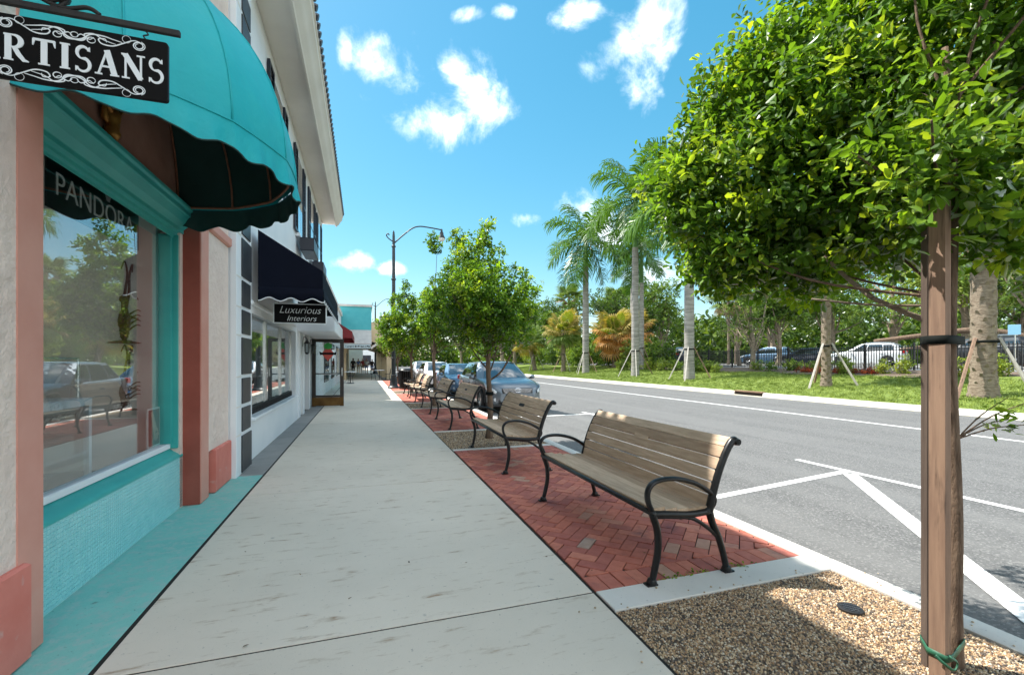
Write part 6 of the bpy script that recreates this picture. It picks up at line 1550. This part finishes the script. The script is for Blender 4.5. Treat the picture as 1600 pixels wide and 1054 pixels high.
# the far wood behind everything, one mass
g = np.random.default_rng(40); k = 34000; az = g.uniform(R(-3), R(80), k); dd = g.uniform(82, 110, k); hh = g.random(k)**1.1 * (9.5 + 2.5*np.sin(az*23) + 1.5*np.sin(az*61 + 1))
pp = np.stack([dd*np.sin(az), dd*np.cos(az), 0.6 + hh], 1)
k2 = 7000; a2 = g.uniform(R(1.5), R(15), k2); d2 = g.uniform(128, 150, k2); pp = np.concatenate([pp[pp[:, 0] > 21], np.stack([d2*np.sin(a2), d2*np.cos(a2), .2 + g.random(k2)*(9 + 3*np.sin(a2*60))], 1)]); k = len(pp)
tag(link('treeline', leaves_to_mesh('treeline', pp, g.normal(size=(k, 3)), g.normal(size=(k, 3))*.6 + np.array([0, 0, .6]), g.uniform(.7, 1.5, k), g.uniform(.4, .8, k), np.array(DK + MD)[g.integers(0, 8, k)]*g.uniform(.7, 1.2, (k, 1)), BGLEAF)), 'far green treeline beyond the lot', 'treeline', kind='stuff')
# old leaning limbs over the lot
lg = thing('leaning_trunk', 'dark leaning trunk sprawling over the lot behind the nearest tree', 'tree', (39, 18, 1.0))
for pts, r in (([(41, 15, 1.0), (39.5, 16.5, 2.6), (38, 18.5, 3.4), (37, 21, 3.2), (36.5, 24, 2.9)], .26), ([(41, 15, 1.0), (39.5, 13.5, 2.8), (38.0, 12.0, 3.5), (36.5, 10.5, 3.5)], .28), ([(40, 17, 1.0), (38.5, 18.5, 2.2), (37, 20.5, 2.4), (36, 22, 2.2)], .18)):
    p = smooth_path(pts, 6); MB().tube(p, [r*(1 - .5*i/len(p)) for i in range(len(p))], 9).build('limb', BARK, lg, 'all')
# hedge of shrubs before and behind the fence
def shrub_mesh(seed, pal, r, h, n=70, per=9, L=.13):
    (pos, ld, nn, LL, WW, col), _, _ = crown([((0, 0, h*.5), (r, r, h*.55)), ((r*.4, .1, h*.4), (r*.6, r*.6, h*.45)), ((-r*.4, -.1, h*.4), (r*.6, r*.6, h*.45))], n, per, L, L*.5, pal, seed, tw=L*1.5, shell=.25)
    return leaves_to_mesh('foliage', pos, ld, nn, LL, WW, col, BGLEAF)
SH = [shrub_mesh(1, LT, .55, .95), shrub_mesh(2, MD, .6, 1.0), shrub_mesh(3, LT, .5, .8), shrub_mesh(4, [(.20, .26, .04), (.26, .30, .05), (.14, .2, .03)], .55, .9)]
BIGSH = [shrub_mesh(5, MD, 1.2, 2.2, 150, 10, .2), shrub_mesh(6, DK, 1.3, 2.4, 150, 10, .2), shrub_mesh(7, LT, 1.1, 2.0, 150, 10, .2)]
def shrub(x, y, me, s, label, grp):
    z = terrain_z(x); t = thing('shrub', label, 'shrub', (x, y, z - .05), grp); c = link('foliage', me, t); c['kind'] = 'stuff'; c.scale = (s, s, s); c.rotation_euler = (0, 0, x*3.1 + y)
    mb = MB()
    for k in range(4): mb.tube([(x, y, z - .06), (x + .2*s*math.cos(k*1.6), y + .2*s*math.sin(k*1.6), z + .5*s)], .015, 4)
    mb.build('stems', BARK, t)
rs = random.Random(12)
for i in range(24):
    y = 11.5 + i*1.1 + rs.uniform(-.3, .3); x = 24.6 + rs.uniform(-.6, .5) - (1.5 if i > 11 else 0)
    shrub(x, y, SH[(i*3 + i//3) % 4] if i > 4 else SH[3], rs.uniform(.75, 1.1), 'low bright green shrub in the bed along the fence', 'low shrubs along the fence')
for i in range(15):
    y = 35 + i*2.5 + rs.uniform(-.5, .5); x = 25.3 + rs.uniform(-.5, .8)
    shrub(x, y, BIGSH[(i*2 + i//2) % 3], rs.uniform(1.15, 1.55), 'tall shrub in the hedge behind the far palms', 'tall hedge shrubs behind the palms')
for i, (x, y) in enumerate(((23.4, 31.5), (23.2, 27.2), (22.8, 25.6), (23.0, 33.0), (22.4, 36.2))): shrub(x, y, SH[i % 4], 1.15, 'leafy shrub between the royal palm trunks', 'shrubs between the royal palms')
# planting bed soil and red ground plants
tag(MB().grid(lambda a, b: (23.4 + .9*math.sin(b*37)*(1-a)*.4 + 2.9*a, 10 + 32*b, terrain_z(23.4 + 2.9*a) + .025), 6, 60).build('planting_bed', SOIL), 'mulched planting bed in front of the fence', 'bed', kind='structure')
REDP = shrub_mesh(9, [(.28, .05, .025), (.36, .09, .04), (.22, .04, .02)], .5, .32, 60, 8, .09)
for i, (x, y, lab) in enumerate(((24.3, 17.4, 'red-leaved ground plant nearest the rough-barked palm'), (24.2, 18.4, 'red-leaved ground plant in the middle of its row'), (24.3, 19.6, 'red-leaved ground plant at the far end of its row'), (24.4, 16.4, 'red-leaved ground plant at the near end of its row'))): shrub(x, y, REDP, 1.2, lab, 'red ground plants before the fence')

# ------------------------------------------------------------------ iron fence
fe = thing('iron_fence', 'black iron picket fence behind the lawn', 'fence', (26.6, 25, terrain_z(26.6)))
fx, fz, fy0, fy1 = 26.6, terrain_z(26.6) - .02, 6.0, 46.0
pk = MB(); pk.box(-.016, .016, -.016, .016, .06, 1.28); pk.add([(-.016, -.016, 1.28), (.016, -.016, 1.28), (.016, .016, 1.28), (-.016, .016, 1.28), (0, 0, 1.36)], [(0, 1, 4), (1, 2, 4), (2, 3, 4), (3, 0, 4)])
pm_ = pk.build('picket', IRON); pme = pm_.data; bpy.data.objects.remove(pm_)
post = MB().box(-.04, .04, -.04, .04, 0, 1.42, .006).build('post', IRON); pome = post.data; bpy.data.objects.remove(post)
nb = int((fy1 - fy0) / 2.4)
for i in range(nb + 1): link('post', pome, fe).location = (fx - fe.location.x, fy0 + i*2.4 - fe.location.y, fz - fe.location.z)
cnt = 0; y = fy0 + .14
while y < fy0 + nb*2.4 - .05:
    if abs((y - fy0) % 2.4) > .07: link('picket', pme, fe).location = (fx - fe.location.x, y - fe.location.y, fz - fe.location.z); cnt += 1
    y += .137
for zz in (.12, 1.05, 1.18): MB().box(fx - .018, fx + .018, fy0, fy0 + nb*2.4, fz + zz, fz + zz + .035).build('rail', IRON, fe)
# small blue parking sign
bs = thing('parking_sign', 'small light blue sign on a post in the lot', 'sign', (31.0, 13.8, 1.02)); MB().tube([(31, 13.8, 1.0), (31, 13.8, 3.0)], .03, 6).build('post', CHROME, bs)
o = MB().box(-.02, .02, -.22, .22, 0, .5, .01).build('plate', material('sign_sky', (.25, .5, .68)), None); o.parent = bs; o.location = (-.05, 0, 1.7); o.rotation_euler = (0, 0, R(30))

# fallen leaves and weeds near the benches
g = np.random.default_rng(3); k = 46
pp = np.stack([np.concatenate([g.uniform(-1.1, 1.3, 26), g.uniform(1.4, 2.9, 20)]), np.concatenate([g.uniform(1.8, 9, 26), g.uniform(2.5, 6.5, 20)]), np.full(k, .006)], 1)
me = leaves_to_mesh('leaf_litter', pp, np.stack([g.normal(size=k), g.normal(size=k), np.zeros(k)], 1), np.tile([0, 0, 1.], (k, 1)) + g.normal(size=(k, 3))*.15, g.uniform(.012, .035, k), g.uniform(.006, .014, k), np.array([(.08, .05, .03), (.16, .09, .04), (.03, .03, .025)])[g.integers(0, 3, k)], LEAF)
tag(link('leaf_litter', me), 'tiny dry leaves scattered over walk and bricks', 'litter', kind='stuff')
k = 60; x = np.concatenate([g.normal(2.02, .13, 34), g.normal(2.42, .07, 26)])
pp = np.stack([x, 2.47 + g.normal(size=k)*.018, np.full(k, .006)], 1)
me = leaves_to_mesh('weeds', pp, g.normal(size=(k, 3))*np.array([1, 1, .3]) + np.array([0, 0, .35]), np.tile([0, 0, 1.], (k, 1)) + g.normal(size=(k, 3))*.4, g.uniform(.015, .035, k), g.uniform(.008, .016, k), np.array(GREENS)[g.integers(1, 5, k)], LEAF)
tag(link('weeds', me), 'small green weeds sprouting along the concrete band under the first bench', 'weeds', kind='stuff')
